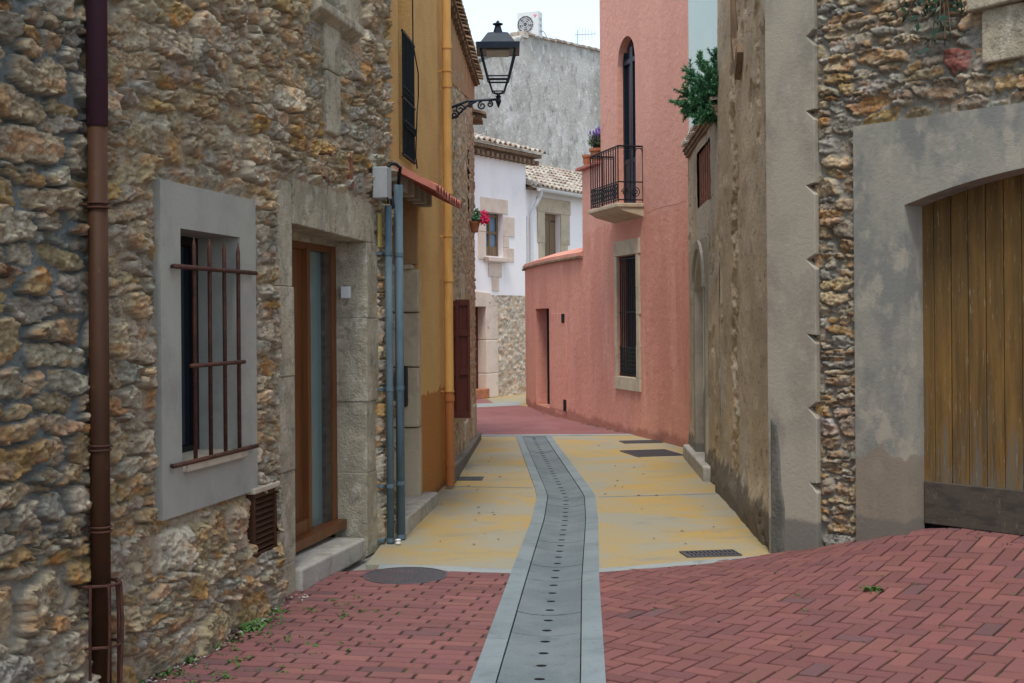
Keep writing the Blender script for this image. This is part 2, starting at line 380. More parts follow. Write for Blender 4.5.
def fast_mesh(name, V, F, mat, parent=None, col=None, smooth=True):
    """V (n,3) world, F (m,4)"""
    me = bpy.data.meshes.new(name)
    used = np.unique(F); rm = np.full(len(V), -1); rm[used] = np.arange(len(used))
    V = V[used]; F = rm[F]
    if col is not None: col = col[used]
    off = parent_world(parent) if parent else Vector((0, 0, 0))
    V = V - np.array([off.x, off.y, off.z])
    me.vertices.add(len(V)); me.vertices.foreach_set('co', V.astype(np.float32).ravel())
    me.loops.add(F.size); me.loops.foreach_set('vertex_index', F.astype(np.int32).ravel())
    me.polygons.add(len(F)); me.polygons.foreach_set('loop_start', (np.arange(len(F))*F.shape[1]).astype(np.int32))
    me.polygons.foreach_set('use_smooth', np.full(len(F), smooth))
    me.update(calc_edges=True); me.validate()
    if col is not None:
        a = me.color_attributes.new('col', 'FLOAT_COLOR', 'POINT')
        a.data.foreach_set('color', np.concatenate([col, np.ones((len(col), 1))], 1).astype(np.float32).ravel())
    me.materials.append(M[mat]); o = bpy.data.objects.new(name, me); COL.objects.link(o)
    if parent: o.parent = parent
    return o

PAL_A = [(.55,.43,.25),(.62,.50,.32),(.48,.37,.23),(.57,.46,.29),(.53,.44,.30),(.47,.41,.31),(.56,.35,.13),(.66,.57,.42),(.48,.33,.16),(.45,.42,.34),(.64,.57,.43)]
def rubble(name, w, s0, s1, z0, z1, res, parent, holes=(), cell=(.22, .11), seed=1, pal=PAL_A, mortar=((.33,.28,.22),),
           depth=.05, gap=.16, foot=0., tilt=.25, mortar_f=None, mat='rubble', specials=(), cut=None, base_d=0., flats=(), mlev=.30, facet=.40):
    rng = np.random.RandomState(seed)
    ns = int((s1-s0)/res)+1; nz = int((z1-z0)/res)+1
    s = np.linspace(s0, s1, ns); z = np.linspace(z0, z1, nz)
    Sg, Zg = np.meshgrid(s, z)
    k = .5/cell[1]
    wS = Sg + (fbm(Sg*k, Zg*k, 3, seed)-.5)*cell[1]*.55 + (fbm(Sg*k*4, Zg*k*4, 3, seed+5)-.5)*cell[1]*.40
    wZ = Zg + (fbm(Sg*k+9, Zg*k+4, 3, seed+2)-.5)*cell[1]*.55 + (fbm(Sg*k*4, Zg*k*4+7, 3, seed+6)-.5)*cell[1]*.40
    seeds = []
    zz = z0-.2
    while zz < z1+.2:
        rh = cell[1]*rng.choice([.5, .8, 1, 1.25, 1.6], p=[.15, .25, .3, .2, .1]); x = s0-.3+rng.rand()*.2
        while x < s1+.3:
            wd = cell[0]*(.45+1.1*rng.rand()**1.4)*(rh/cell[1])**.35
            if rng.rand() < .22:      # two thin stones one over the other
                for q in (.27, .75): seeds.append((x+wd/2, zz+rh*q, wd*.5, rh*.25, rng.normal()*tilt*.6))
            else:
                seeds.append((x+wd/2, zz+rh/2+rng.normal()*rh*.14, wd*.5, rh*.5, rng.normal()*tilt))
            x += wd
        zz += rh
    spi = []
    for (a, b_, ax, az, ang, colr, pr) in specials:
        seeds = [q for q in seeds if abs(q[0]-a) > ax*1.05 or abs(q[1]-b_) > az*1.05]
        seeds.append((a, b_, ax*1.1, az*1.1, ang)); spi.append((colr, pr))
    n = len(seeds)
    D1 = np.full(Sg.shape, 9.); D2 = np.full(Sg.shape, 9.); ID = np.zeros(Sg.shape, int); U = np.zeros(Sg.shape); Vv = np.zeros(Sg.shape)
    for i, (a, b_, ax, az, ang) in enumerate(seeds):
        rr = max(ax, az)*2.6+.05; rz = max(az*3.2, ax*abs(math.sin(ang))*2.6)+.06
        i0 = max(0, int((a-rr-s0)/res)); i1 = min(ns, int((a+rr-s0)/res)+2); j0 = max(0, int((b_-rz-z0)/res)); j1 = min(nz, int((b_+rz-z0)/res)+2)
        if i1 <= i0 or j1 <= j0: continue
        ds = wS[j0:j1, i0:i1]-a; dz = wZ[j0:j1, i0:i1]-b_
        u = (ds*math.cos(ang)+dz*math.sin(ang)); v = (-ds*math.sin(ang)+dz*math.cos(ang))
        d = ((np.abs(u)/ax)**2.8+(np.abs(v)/az)**2.8)**(1/2.8)
        d1 = D1[j0:j1, i0:i1]; d2 = D2[j0:j1, i0:i1]; c = d < d1
        d2[...] = np.where(c, d1, np.minimum(d2, d)); d1[...] = np.where(c, d, d1)
        ID[j0:j1, i0:i1][c] = i; U[j0:j1, i0:i1][c] = u[c]; Vv[j0:j1, i0:i1][c] = v[c]
    g = gap*(.5+1.1*rng.rand(n)); e = D2-D1
    ragged = (fbm(Sg*45, Zg*60, 4, seed+31)-.5)*.30
    gx_ = g[ID] if mortar_f is None else g[ID]*(1+.6*mortar_f(Sg, Zg))
    m = ss(0, .17, e-gx_+ragged) * (1-ss(1.0, 1.15, D1+ragged))
    prot = depth*(.55+.75*rng.rand(n)); tu = rng.normal(size=n)*.12; tv = rng.normal(size=n)*.18
    for q, (colr, pr) in enumerate(spi): prot[n-len(spi)+q] = pr; tu[n-len(spi)+q] = 0; tv[n-len(spi)+q] = 0
    strat = rng.rand(n)
    off = ID*3.17
    FA = np.zeros(Sg.shape)
    for (cw, ch, am) in ((.10, .055, 1.0), (.042, .022, .38)):
        X_ = wS/cw; Y_ = wZ/ch+X_*.25; xi = np.floor(X_).astype(np.int64); yi = np.floor(Y_).astype(np.int64)
        bd = np.full(Sg.shape, 9.); bh = np.zeros(Sg.shape)
        tb = rng.rand(64, 64, 5)
        for dx_ in (-1, 0, 1):
            for dy_ in (-1, 0, 1):
                t_ = tb[(xi+dx_) % 64, (yi+dy_) % 64]
                ux = X_-(xi+dx_+t_[..., 0]); uy = Y_-(yi+dy_+t_[..., 1]); d_ = ux*ux+uy*uy
                hh = (t_[..., 2]-.5)*1.0+(t_[..., 3]-.5)*1.1*ux+(t_[..., 4]-.35)*1.3*uy
                c_ = d_ < bd; bd = np.where(c_, d_, bd); bh = np.where(c_, hh, bh)
        FA += bh*am
    lay = fbm(U*14+off, Vv*85+off, 4, seed+11)
    q5 = lay*6+fbm(Sg*30, Zg*30, 2, seed+41)*.8
    fl = np.floor(q5); lay = (fl+ss(.0, .35, q5-fl))/6
    rg = 1-np.abs(2*fbm(U*26+off, Vv*40+off, 4, seed+12)-1)
    fac = fbm(U*9+off, Vv*13+off, 3, seed+13); fq = fac*5; ff = np.floor(fq); fac = (ff+ss(0, .5, fq-ff))/5
    hgt = prot[ID] + tu[ID]*U + tv[ID]*Vv + (fac-.5)*depth*.35 + FA*depth*facet + (rg-.7)*depth*.5 + (lay-.5)*depth*.85*(.35+.65*(strat[ID] > .4))
    hgt += (1-np.abs(2*fbm(Sg*55, Zg*70, 4, seed+8)-1)-.7)*depth*.34
    mort = (fbm(Sg*9, Zg*9, 4, seed+3)-.5)*depth*.9 + (fbm(Sg*50, Zg*50, 4, seed+4)-.5)*depth*.3 + depth*mlev
    H = mort*(1-m)+np.maximum(hgt, mort*.6)*m
    H += (fbm(Sg*1.3, Zg*1.3, 2, seed+9)-.5)*depth*.8
    if foot: H += foot*ss(.75, 0., Zg+(fbm(Sg*3, Zg*3, 3, 77)-.5)*.5)
    for (a, b_, c, e_) in flats:
        dist = np.maximum(np.maximum(a-Sg, Sg-b_), np.maximum(c-Zg, Zg-e_))
        lim = .012+np.clip(dist, 0, 1)*.9+(fbm(Sg*40, Zg*40, 3, 3)-.5)*.02
        H = np.minimum(H, lim)
    H += base_d
    pal = np.array(pal); ci = rng.choice(len(pal), n)
    sc = pal[ci]*(.78+.44*rng.rand(n, 1)) + rng.normal(size=(n, 3))*.008
    for q, (colr, pr) in enumerate(spi):
        sc[n-len(spi)+q] = colr
    C = sc[ID]
    rf = ss(.54, .66, fbm(Sg*9+off*.3, Zg*15, 5, seed+14))[..., None]*.6      # rust bloom in the stone
    C = C*(1-rf)+C*np.array([1.15, .72, .42])*rf
    pf = ss(.56, .66, fbm(Sg*19, Zg*27+off, 5, seed+15))[..., None]*.55         # pale lichen
    C = C*(1-pf)+(C*.55+np.array([.24, .235, .22]))*pf
    C = C*(.80+.40*lay[..., None])*(.80+.30*rg[..., None])
    cr = ss(.50, .42, fbm(Sg*38, Zg*70+off, 4, seed+44))[..., None]*.6
    C = C*(1-cr*.5)*(1+np.clip(FA, -1, 1)*.16)[..., None]
    mc = np.array(mortar[0])*np.ones(C.shape)
    if mortar_f is not None:
        k2 = mortar_f(Sg, Zg)[..., None]; mc = mc*(1-k2)+np.array(mortar[1])*k2
        C = C*(1-.15*k2)
    mc = mc*(.82+.36*fbm(Sg*5, Zg*5, 4, seed+21)[..., None])
    mm = ss(.25, .75, m)[..., None]
    C = np.clip(mc*(1-mm)+C*mm, .01, .9)
    P = np.zeros((nz, ns, 3))
    for i, si in enumerate(s):
        p, nn, _ = w.fr(si)
        P[:, i, 0] = p.x+nn.x*H[:, i]; P[:, i, 1] = p.y+nn.y*H[:, i]
    P[:, :, 2] = Zg
    idx = np.arange(ns*nz).reshape(nz, ns)
    F = np.stack([idx[:-1, :-1], idx[:-1, 1:], idx[1:, 1:], idx[1:, :-1]], -1).reshape(-1, 4)
    if w.side < 0: F = F[:, ::-1]
    cs = (Sg[:-1, :-1]+Sg[1:, 1:]).ravel()/2; cz = (Zg[:-1, :-1]+Zg[1:, 1:]).ravel()/2
    keep = np.ones(len(F), bool)
    for (a, b_, c, d) in holes: keep &= ~((cs > a) & (cs < b_) & (cz > c) & (cz < d))
    if cut is not None: keep &= cut(cs, cz)
    return fast_mesh(name, P.reshape(-1, 3), F[keep], mat, parent, C.reshape(-1, 3))

def holed(name, w, s0, s1, z0, z1, holes, mat, parent, d=0., thick=0., res=.0, nf=None):
    """flat wall face with real openings: holes = (sa, sb, za, zb, arch_rise, depth)"""
    m = MB(w.T)
    br = {s0, s1}
    for x in w.L:
        if s0 < x < s1: br.add(x)
    for (a, b_, c, e, r, dp) in holes:
        n = 14 if r else 1
        for i in range(n+1): br.add(a+(b_-a)*i/n)
    br = sorted(x for x in br if s0 <= x <= s1)
    def top(h, x):
        a, b_, c, e, r, dp = h
        if not r: return e
        u = (x-a)/(b_-a)*2-1
        if r >= (b_-a)*.45: return e+r*math.sqrt(max(0, 1-u*u))
        return e+r*(1-u*u)
    for x0, x1 in zip(br, br[1:]):
        if x1-x0 < 1e-6: continue
        mid = (x0+x1)/2; hs = sorted([h for h in holes if h[0] < mid < h[1]], key=lambda h: h[2])
        za, zb = z0, z0
        for h in hs:
            if h[2] > z0: m.quad((x0, d, za), (x1, d, zb), (x1, d, h[2]), (x0, d, h[2]))
            za, zb = top(h, x0), top(h, x1)
            m.quad((x0, d, za), (x1, d, zb), (x1, d-h[5], zb), (x0, d-h[5], za))
            m.quad((x0, d, h[2]), (x1, d, h[2]), (x1, d-h[5], h[2]), (x0, d-h[5], h[2]))
            if abs(x0-h[0]) < 1e-6: m.quad((x0, d, h[2]), (x0, d-h[5], h[2]), (x0, d-h[5], top(h, x0)), (x0, d, top(h, x0)))
            if abs(x1-h[1]) < 1e-6: m.quad((x1, d, h[2]), (x1, d-h[5], h[2]), (x1, d-h[5], top(h, x1)), (x1, d, top(h, x1)))
        m.quad((x0, d, za), (x1, d, zb), (x1, d, z1), (x0, d, z1))
    if thick:
        m.quad((s0, d, z1), (s1, d, z1), (s1, d-thick, z1), (s0, d-thick, z1))
        for x in (s0, s1): m.quad((x, d, z0), (x, d, z1), (x, d-thick, z1), (x, d-thick, z0))
    return m.build(name, mat, parent)

def blocks(name, w, rects, d0, d1, mat, parent, bevel=.012, jit=.006, seed=0):
    rng = random.Random(seed); m = MB(w.T)
    for (a, b_, c, e) in rects:
        j = rng.uniform(-jit, jit); g = .0012
        m.box((a+.008, d0, c-.002), (b_-.008, d1-.012, e+.002))
        m.box((a+g, d0, c+g), (b_-g, d1+j, e-g))
    o = m.build(name, mat, parent, bevel=bevel, seg=2)
    return o
def core(w, s0, s1, z1, back, inset, parent, mat='corner_render', name='wall_core'):
    return MB(w.T).box((s0, -back, -.3), (s1, -inset, z1)).build(name, mat, parent)

def tiles(m, w, s0, s1, dE, zE, length, slope, pitch=.2, seed=0, n=6, r=None, courses=True):
    """rows of barrel tiles running up from an eave at offset dE, going back by length"""
    rng = random.Random(seed); r = r or pitch*.34
    k = int((s1-s0)/pitch); cn = max(1, int(length/.38))
    for i in range(k+1):
        s = s0+i*pitch
        for c in range(cn):
            l0 = c*length/cn; l1 = (c+1)*length/cn+.05; js = rng.uniform(-.012, .012); jz = rng.uniform(-.008, .012)
            vs = []
            for (l, lift, rr) in ((l0, .03, r*1.08), (l1, .0, r*.92)):
                for q in range(n+1):
                    a = math.pi*q/n
                    vs.append((s+js+rr*math.cos(a), dE-l, zE+l*slope+lift+jz+rr*math.sin(a)*.85))
            fs = [(q, q+1, n+2+q, n+1+q) for q in range(n)]
            # thickness at the lower lip
            o = len(vs)
            for q in range(n+1):
                a = math.pi*q/n; rr = r*.82
                vs.append((s+js+rr*math.cos(a), dE-l0, zE+l0*slope+.03+jz+rr*math.sin(a)*.85))
            for q in range(n+1):
                a = math.pi*q/n; rr = r*.72
                vs.append((s+js+rr*math.cos(a), dE-l1, zE+l1*slope+jz+rr*math.sin(a)*.85))
            fs += [(q, q+1, o+q+1, o+q) for q in range(n)]
            fs += [(o+q, o+q+1, o+n+2+q, o+n+1+q) for q in range(n)]
            m.add(vs, fs)
    return m

# ================================================================ GROUND
def ramp(X, Y):
    p = np.array([1.92, 9.55]); s = (X-p[0])*.64+(Y-p[1])*-.77; d = np.maximum((X-p[0])*-.77+(Y-p[1])*-.64, 0)
    q = np.maximum(X-(.57+(Y-8.86)*.066), 0); t = q/(q+d+1e-6)
    return .33*ss(-.2, 1.5, s)*t**1.7
g = MB().quad((-300, -200, -.06), (300, -200, -.06), (300, 500, -.06), (-300, 500, -.06)).build('ground', 'ground'); struct(g)
def sheet(name, poly, z, mat):
    n = len(poly)
    m = MB(); m.add([(x, y, z) for x, y in poly]+[(x, y, -.07) for x, y in poly], [tuple(range(n))]+[(i, (i+1) % n, n+(i+1) % n, n+i) for i in range(n)])
    return struct(m.build(name, mat))
# drain centre line and widths
DC = [(-.03, 4.0), (.112, 6.18), (.265, 8.63), (.445, 11.24), (.515, 12.7), (.50, 13.35), (.305, 19.35)]
DWo = [.33, .32, .30, .285, .285, .28, .26]; DWi = [.205, .20, .185, .18, .178, .175, .165]
DWall = Wall(DC, 1)
def dr(s, lat):          # point at lat metres to the right of the drain's middle
    i = 0
    while i < len(DC)-2 and s > DWall.L[i+1]: i += 1
    t = (s-DWall.L[i])/(DWall.L[i+1]-DWall.L[i])
    p = Vector(DC[i]).lerp(Vector(DC[i+1]), t)
    def nrm(j):
        a = Vector(DC[max(j-1, 0)]); b_ = Vector(DC[min(j+1, len(DC)-1)]); q = (b_-a).normalized(); return Vector((q.y, -q.x))
    nn = nrm(i).lerp(nrm(i+1), t)
    wo = DWo[i]+(DWo[i+1]-DWo[i])*t; wi = DWi[i]+(DWi[i+1]-DWi[i])*t
    return p, nn, wo, wi
def drain_edge(side, s0=0, s1=None):
    r = []; s1 = s1 or DWall.L[-1]
    k = [s0]+[l for l in DWall.L if s0 < l < s1]+[s1]
    for s in k:
        p, nn, wo, wi = dr(s, 0); q = p+nn*wo*side; r.append((q.x, q.y))
    return r
# yellow concrete both sides (under the drain edges)
de_l = [q for q in drain_edge(-1) if q[1] > 9.1]; de_r = [q for q in drain_edge(1) if q[1] > 9.0]
YZ = .0
def yellow(name, poly):
    return sheet(name, poly, YZ, 'yellow')
yellow('concrete_paving', [(-1.05, 9.22), (.03, 9.0)]+[(x+.05, y) for x, y in de_l]+[(.08, 19.45), (-.62, 19.55), (-.75, 19.2)])
yellow('concrete_paving', [(x-.05, y) for x, y in de_r][::-1]+[(.55, 8.95), (1.95, 9.42), (2.6, 9.6), (2.6, 19.6), (.5, 19.5)])
sheet('concrete_strip', [(-.95, 9.04), (.0, 8.85), (.0, 9.0), (-.95, 9.24)], .004, 'strip')
sheet('concrete_strip', [(.50, 8.82), (1.98, 9.36), (1.98, 9.50), (.50, 8.95)], .006, 'strip')
# thin cross joints in the yellow paving
sheet('paving_joint', [(-.80, 13.56), (.20, 13.36), (.20, 13.39), (-.80, 13.59)], .004, 'kerb')
sheet('paving_joint', [(.83, 12.63), (2.0, 12.81), (2.0, 12.84), (.83, 12.66)], .004, 'kerb')
# far street: bands of red pavers and grey strips turning left
sheet('brick_paving', [(-1.2, 19.6), (2.2, 19.5), (2.2, 22), (1, 24), (.1, 26.6), (-5, 23.4), (-3, 20)], .004, 'far_brick')
sheet('concrete_strip', [(-.8, 19.42), (2.0, 19.38), (2.0, 19.56), (-.8, 19.62)], .008, 'strip')
sheet('concrete_strip', [(-5, 23.4), (.15, 26.4), (.15, 27.6), (-5, 24.2)], .008, 'strip')
sheet('brick_paving', [(-5, 24.2), (-.3, 26.4), (-.55, 28.6), (-5, 27.8)], .006, 'far_brick')
sheet('concrete_paving', [(-5, 27.8), (-.55, 28.6), (-.3, 26.4), (.15, 26.2), (.5, 26.2), (1.5, 32), (-1, 31)], .002, 'yellow')

# drain channel
def drain():
    k = MB(); L = DWall.L[-1]
    rng = random.Random(3)
    s = 0.; piece = 1.0
    while s < L-.05:                               # kerb stones on both sides
        e = min(s+piece, L)
        for side in (-1, 1):
            n = 3
            for q in range(n):
                a, b_ = s+(e-s)*q/n, s+(e-s)*(q+1)/n
                if q == n-1 and e < L: b_ -= .006
                p0, n0, wo0, wi0 = dr(a, 0); p1, n1, wo1, wi1 = dr(b_, 0)
                z = .012
                A0 = p0+n0*side*(wi0+.003); B0 = p0+n0*side*wo0; A1 = p1+n1*side*(wi1+.003); B1 = p1+n1*side*wo1
                k.add([(A0.x, A0.y, z-.004), (B0.x, B0.y, z), (B1.x, B1.y, z), (A1.x, A1.y, z-.004), (A0.x, A0.y, -.08), (B0.x, B0.y, -.08), (B1.x, B1.y, -.08), (A1.x, A1.y, -.08)],
                      [(0, 1, 2, 3), (0, 1, 5, 4), (2, 3, 7, 6), (1, 2, 6, 5), (0, 3, 7, 4)])
        s = e
    ko = struct(k.build('drain_kerb', 'kerb'))
    c = MB(); h = MB(); s = .18; Lp = .5
    while s < L-.1:
        e = min(s+Lp, L); nx = 8
        jz = rng.uniform(-.002, .002)
        for q in range(2):
            a = s+(e-s)*q/2+(.004 if q == 0 else 0); b_ = s+(e-s)*(q+1)/2-(.004 if q == 1 else 0)
            r0 = []; r1 = []
            for (t, r) in ((a, r0), (b_, r1)):
                p, nn, wo, wi = dr(t, 0)
                for i in range(nx+1):
                    x = -1+2*i/nx; P = p+nn*x*(wi-.004); r.append((P.x, P.y, .003-.022*(1-x*x)+jz))
            o = r0+r1+[(r0[i][0], r0[i][1], -.08) for i in range(nx+1)]+[(r1[i][0], r1[i][1], -.08) for i in range(nx+1)]
            n1 = nx+1
            c.add(o, [(i, i+1, n1+i+1, n1+i) for i in range(nx)]+[(i, i+1, 2*n1+i+1, 2*n1+i) for i in range(nx)]+[(n1+i, n1+i+1, 3*n1+i+1, 3*n1+i) for i in range(nx)]
                  + [(0, n1, 3*n1, 2*n1), (nx, n1+nx, 3*n1+nx, 2*n1+nx)])
            # the inlet hole in each half: a small dark oval cup
            t = (a+b_)/2; p, nn, wo, wi = dr(t, 0); dd = Vector((-nn.y, nn.x))
            ring = []; low = []
            for i in range(14):
                an = 2*math.pi*i/14; P = p+nn*math.cos(an)*.027+dd*math.sin(an)*.017
                ring.append((P.x, P.y, -.0165+jz)); low.append((P.x, P.y, -.019+jz))
            h.add(ring+low, [tuple(range(14))]+[(i, (i+1) % 14, 14+(i+1) % 14, 14+i) for i in range(14)])
        s = e
    co = struct(c.build('drain_channel', 'channel', smooth=False))
    ho = h.build('inlet_hole', 'slot', co)
drain()
sheet('drain_bed', [(x-.02, y) for x, y in drain_edge(-1)]+[(x+.02, y) for x, y in drain_edge(1)][::-1], -.035, 'joint')

# modelled clay pavers
def clip(poly, region):
    out = poly; n = len(region)
    for i in range(n):
        a = region[i]; b_ = region[(i+1) % n]; inp = out; out = []
        if not inp: return []
        def side(p): return (b_[0]-a[0])*(p[1]-a[1])-(b_[1]-a[1])*(p[0]-a[0])
        for j in range(len(inp)):
            p, q = inp[j], inp[(j+1) % len(inp)]; sp, sq = side(p), side(q)
            if sp >= 0: out.append(p)
            if (sp >= 0) != (sq >= 0):
                t = sp/(sp-sq); out.append((p[0]+(q[0]-p[0])*t, p[1]+(q[1]-p[1])*t))
    return out
def area(p): return abs(sum(p[i][0]*p[(i+1) % len(p)][1]-p[(i+1) % len(p)][0]*p[i][1] for i in range(len(p))))/2
def pavers(name, rects, region, seed, tone):
    rng = np.random.RandomState(seed); V = []; Fc = []; Cc = []
    for r in rects:
        p = clip(r, region)
        if len(p) < 3 or area(p) < .0008: continue
        cx = sum(q[0] for q in p)/len(p); cy = sum(q[1] for q in p)/len(p)
        jz = rng.normal()*.0013; tx, ty = rng.normal(size=2)*.010
        zc = float(ramp(np.array(cx), np.array(cy)))
        base = np.array(tone)*(.86+.28*rng.rand())*(1+rng.normal(size=3)*.02)
        u = rng.rand()
        if u < .03: base = np.array([.12, .055, .06])*(.9+.4*rng.rand())
        elif u < .2: base = base*np.array([.88, .9, .96])
        elif u < .34: base = base*np.array([1.1, 1.12, 1.05])
        o = len(V); n = len(p)
        for ins, dz in ((.0015, -.03), (.0015, -.0045), (.0045, 0.)):
            for q in p:
                dx, dy = q[0]-cx, q[1]-cy; l = math.hypot(dx, dy); f = 1-ins*1.4/l
                x, y = cx+dx*f, cy+dy*f
                V.append((x, y, float(ramp(np.array(x), np.array(y)))+.004+jz+tx*(x-cx)+ty*(y-cy)+dz)); Cc.append(base)
        for ring in (0, 1):
            for i in range(n): Fc.append((o+ring*n+i, o+ring*n+(i+1) % n, o+(ring+1)*n+(i+1) % n, o+(ring+1)*n+i))
        Fc.append(tuple(o+2*n+i for i in range(n)))
    me = bpy.data.meshes.new(name); me.from_pydata(V, [], Fc); me.update()
    a = me.color_attributes.new('col', 'FLOAT_COLOR', 'POINT')
    a.data.foreach_set('color', np.concatenate([np.array(Cc), np.ones((len(Cc), 1))], 1).astype(np.float32).ravel())
    me.materials.append(M['paver']); ob = bpy.data.objects.new(name, me); COL.objects.link(ob); return struct(ob)
def rot(pts, ang, o): c, s = math.cos(ang), math.sin(ang); return [(o[0]+x*c-y*s, o[1]+x*s+y*c) for x, y in pts]
def herring(ang, org, n, w=.103, g=.010):
    R_ = []
    for i in range(-n, n):
        for j in range(-n, n):
            # 2:1 herringbone lattice: horizontal brick at (i, j) shifts
            x = (i+2*0)*w + j*w; 
            bx = i*w*1 + j*2*w*1; by = i*w - j*2*w*0
            # lattice vectors (1,1) and (4,0) in half-brick cells hold one pair; built below
    for a in range(-n, n):
        for b_ in range(-n, n):
            x = a+4*b_; y = a
            if abs(x) > 2*n or abs(y) > 2*n: continue
            R_.append(rot([(x*w+g/2, y*w+g/2), ((x+2)*w-g/2, y*w+g/2), ((x+2)*w-g/2, (y+1)*w-g/2), (x*w+g/2, (y+1)*w-g/2)], ang, org))
            R_.append(rot([((x+2)*w+g/2, (y-1)*w+g/2), ((x+3)*w-g/2, (y-1)*w+g/2), ((x+3)*w-g/2, (y+1)*w-g/2), ((x+2)*w+g/2, (y+1)*w-g/2)], ang, org))
    return R_
def running(ang, org, n, w=.094, l=.230, g=.010, gx=.014):
    R_ = []
    for j in range(-n, n):
        o = (.36*l if j % 2 else 0)+random.Random(j).uniform(-.006, .006)
        for i in range(-n, n):
            x = i*l+o; y = j*w
            R_.append(rot([(x+gx/2, y+g/2), (x+l-gx/2, y+g/2), (x+l-gx/2, y+w-g/2), (x+gx/2, y+w-g/2)], ang, org))
    return R_
regR = [(5.2, 2.4), (5.2, 6.0), (2.35, 9.55), (1.94, 9.43), (.54, 8.86), (.275, 5.0), (.16, 2.4)]
pavers('brick_paving', herring(R(-38), (1.6, 7.0), 46), regR, 5, (.190, .068, .065))
de = drain_edge(-1)
regL = [(-.43, 2.9), (-.205, 6.18), (-.035, 8.63), (-.03, 8.87), (-.1, 8.9), (-.95, 9.04), (-1.35, 8.9), (-3.2, 4.0), (-3.2, 2.9)]
pavers('brick_paving', running(R(-11), (-.9, 7), 30), regL, 9, (.200, .077, .075))
# joint bed under them
gx = np.linspace(-3.3, 5.4, 110); gy = np.linspace(2.3, 10.0, 100); GX, GY = np.meshgrid(gx, gy)
GZ = ramp(GX, GY)-.0075
idx = np.arange(GX.size).reshape(GX.shape); F = np.stack([idx[:-1, :-1], idx[:-1, 1:], idx[1:, 1:], idx[1:, :-1]], -1).reshape(-1, 4)
cxx = (GX[:-1, :-1]+GX[1:, 1:]).ravel()/2; cyy = (GY[:-1, :-1]+GY[1:, 1:]).ravel()/2
dcx = np.interp(cyy, [p[1] for p in DC], [p[0] for p in DC])
keep = (np.abs(cxx-dcx) > .25) & ((cyy < 8.8) | (cxx > 1.9))
struct(fast_mesh('paving_bed', np.stack([GX, GY, GZ], -1).reshape(-1, 3), F[keep], 'joint'))

# grates and covers
def grate(name, label, c, ln, wd, ang, group=None):
    t = rooted(name, label, 'drain grate', (c[0], c[1], 0), group)
    ca, sa = math.cos(ang), math.sin(ang)
    T = lambda x, y, z: (c[0]+x*ca-y*sa, c[1]+x*sa+y*ca, z)
    fr = MB(T)
    for a, b_ in (((-ln/2, -wd/2), (ln/2, -wd/2+.015)), ((-ln/2, wd/2-.015), (ln/2, wd/2)), ((-ln/2, -wd/2+.015), (-ln/2+.015, wd/2-.015)), ((ln/2-.015, -wd/2+.015), (ln/2, wd/2-.015))):
        fr.box((a[0], a[1], -.01), (b_[0], b_[1], .012))
    fr.build('frame', 'grate', t)
    b = MB(T); n = int(ln/.03)
    for i in range(1, n): b.box((-ln/2+i*ln/n-.008, -wd/2+.015, -.01), (-ln/2+i*ln/n+.008, wd/2-.015, .009))
    b.box((-ln/2+.01, -.01, -.012), (ln/2-.01, .01, .0085))
    b.build('grating', 'grate', t)
    MB(T).box((-ln/2+.01, -wd/2+.01, -.0), (ln/2-.01, wd/2-.01, .0035)).build('pit', 'slot', t)
GG = 'small drain grates set in the yellow paving'
grate('drain_grate', 'dark drain grate beside the grey corner of the tan building, nearest the camera', (1.44, 9.52), .41, .22, R(8), GG)
grate('drain_grate', 'dark drain grate in front of the salmon wall, right side of the street', (1.78, 16.75), .62, .75, R(12), GG)
grate('drain_grate', 'small dark grate just behind the one before the salmon wall', (1.80, 18.3), .55, .35, R(8), GG)
grate('drain_grate', 'dark drain grate by the foot of the orange downpipe', (-.50, 14.17), .34, .28, R(-3), GG)
mc = rooted('manhole_cover', 'round dark manhole cover in the red pavers near the wooden door', 'manhole cover', (-.735, 8.80, 0))
ring = []
m = MB(); m.lathe((-.735, 8.80, 0), [(.29, -.01), (.29, .007), (.27, .008), (.27, .005), (.0, .005)], 48); m.build('rim', 'grate', mc)
m = MB()
for i in range(-10, 11):
    for j in range(-10, 11):
        x, y = i*.025, j*.025
        if x*x+y*y < .255**2: m.box((-.735+x-.010, 8.80+y-.010, .003), (-.735+x+.010, 8.80+y+.010, .0075))
m.build('lid', 'grate', mc)
for ob in mc.children: ob.scale = (1, 1, 1)

# ================================================================ STONE HOUSE (near left)
HA = rooted('stone_house', 'near left house of rough tan rubble stone with barred window and brown wooden door', 'house', (-1.6, 7.5, 0))
rubble('wall', WA, -.9, 5.80, -.05, 4.75, .0080, HA, flats=[(1.78, 3.03, .72, 2.46), (3.42, 5.44, -.1, 2.62), (4.0, 5.16, 3.6, 4.8), (4.27, 4.63, 3.0, 3.8)],
       holes=[(1.83, 2.98, .77, 2.41), (3.43, 5.42, .0, 2.3), (3.6, 5.3, 2.2, 2.62), (4.05, 5.0, 3.8, 4.9), (2.93, 3.29, .36, .7), (4.30, 4.60, 3.05, 3.75)],
       cell=(.29, .125), seed=6, mortar=((.50, .405, .295), (.20, .23, .235)), depth=.047, gap=.15, tilt=.15, mlev=.26, foot=.06,
       mortar_f=lambda s, z: ss(1.55, 1.0, s+(fbm(s*2, z*2, 3, 5)-.5)*.5)*ss(.1, 1.2, z))
core(WA, -.9, 5.80, 6.6, 5.5, .36, HA)
MB(WA.T).box((-.9, -.35, 4.75), (5.80, .02, 6.6)).build('upper_wall', 'tan_render', HA)
MB(WA.T).box((-10.5, -5.5, -.3), (-.9, -.02, 6.6)).build('unseen_wall_extension', 'tan_render', HA)  # house wall continued behind the camera, added to cut frontal sky light
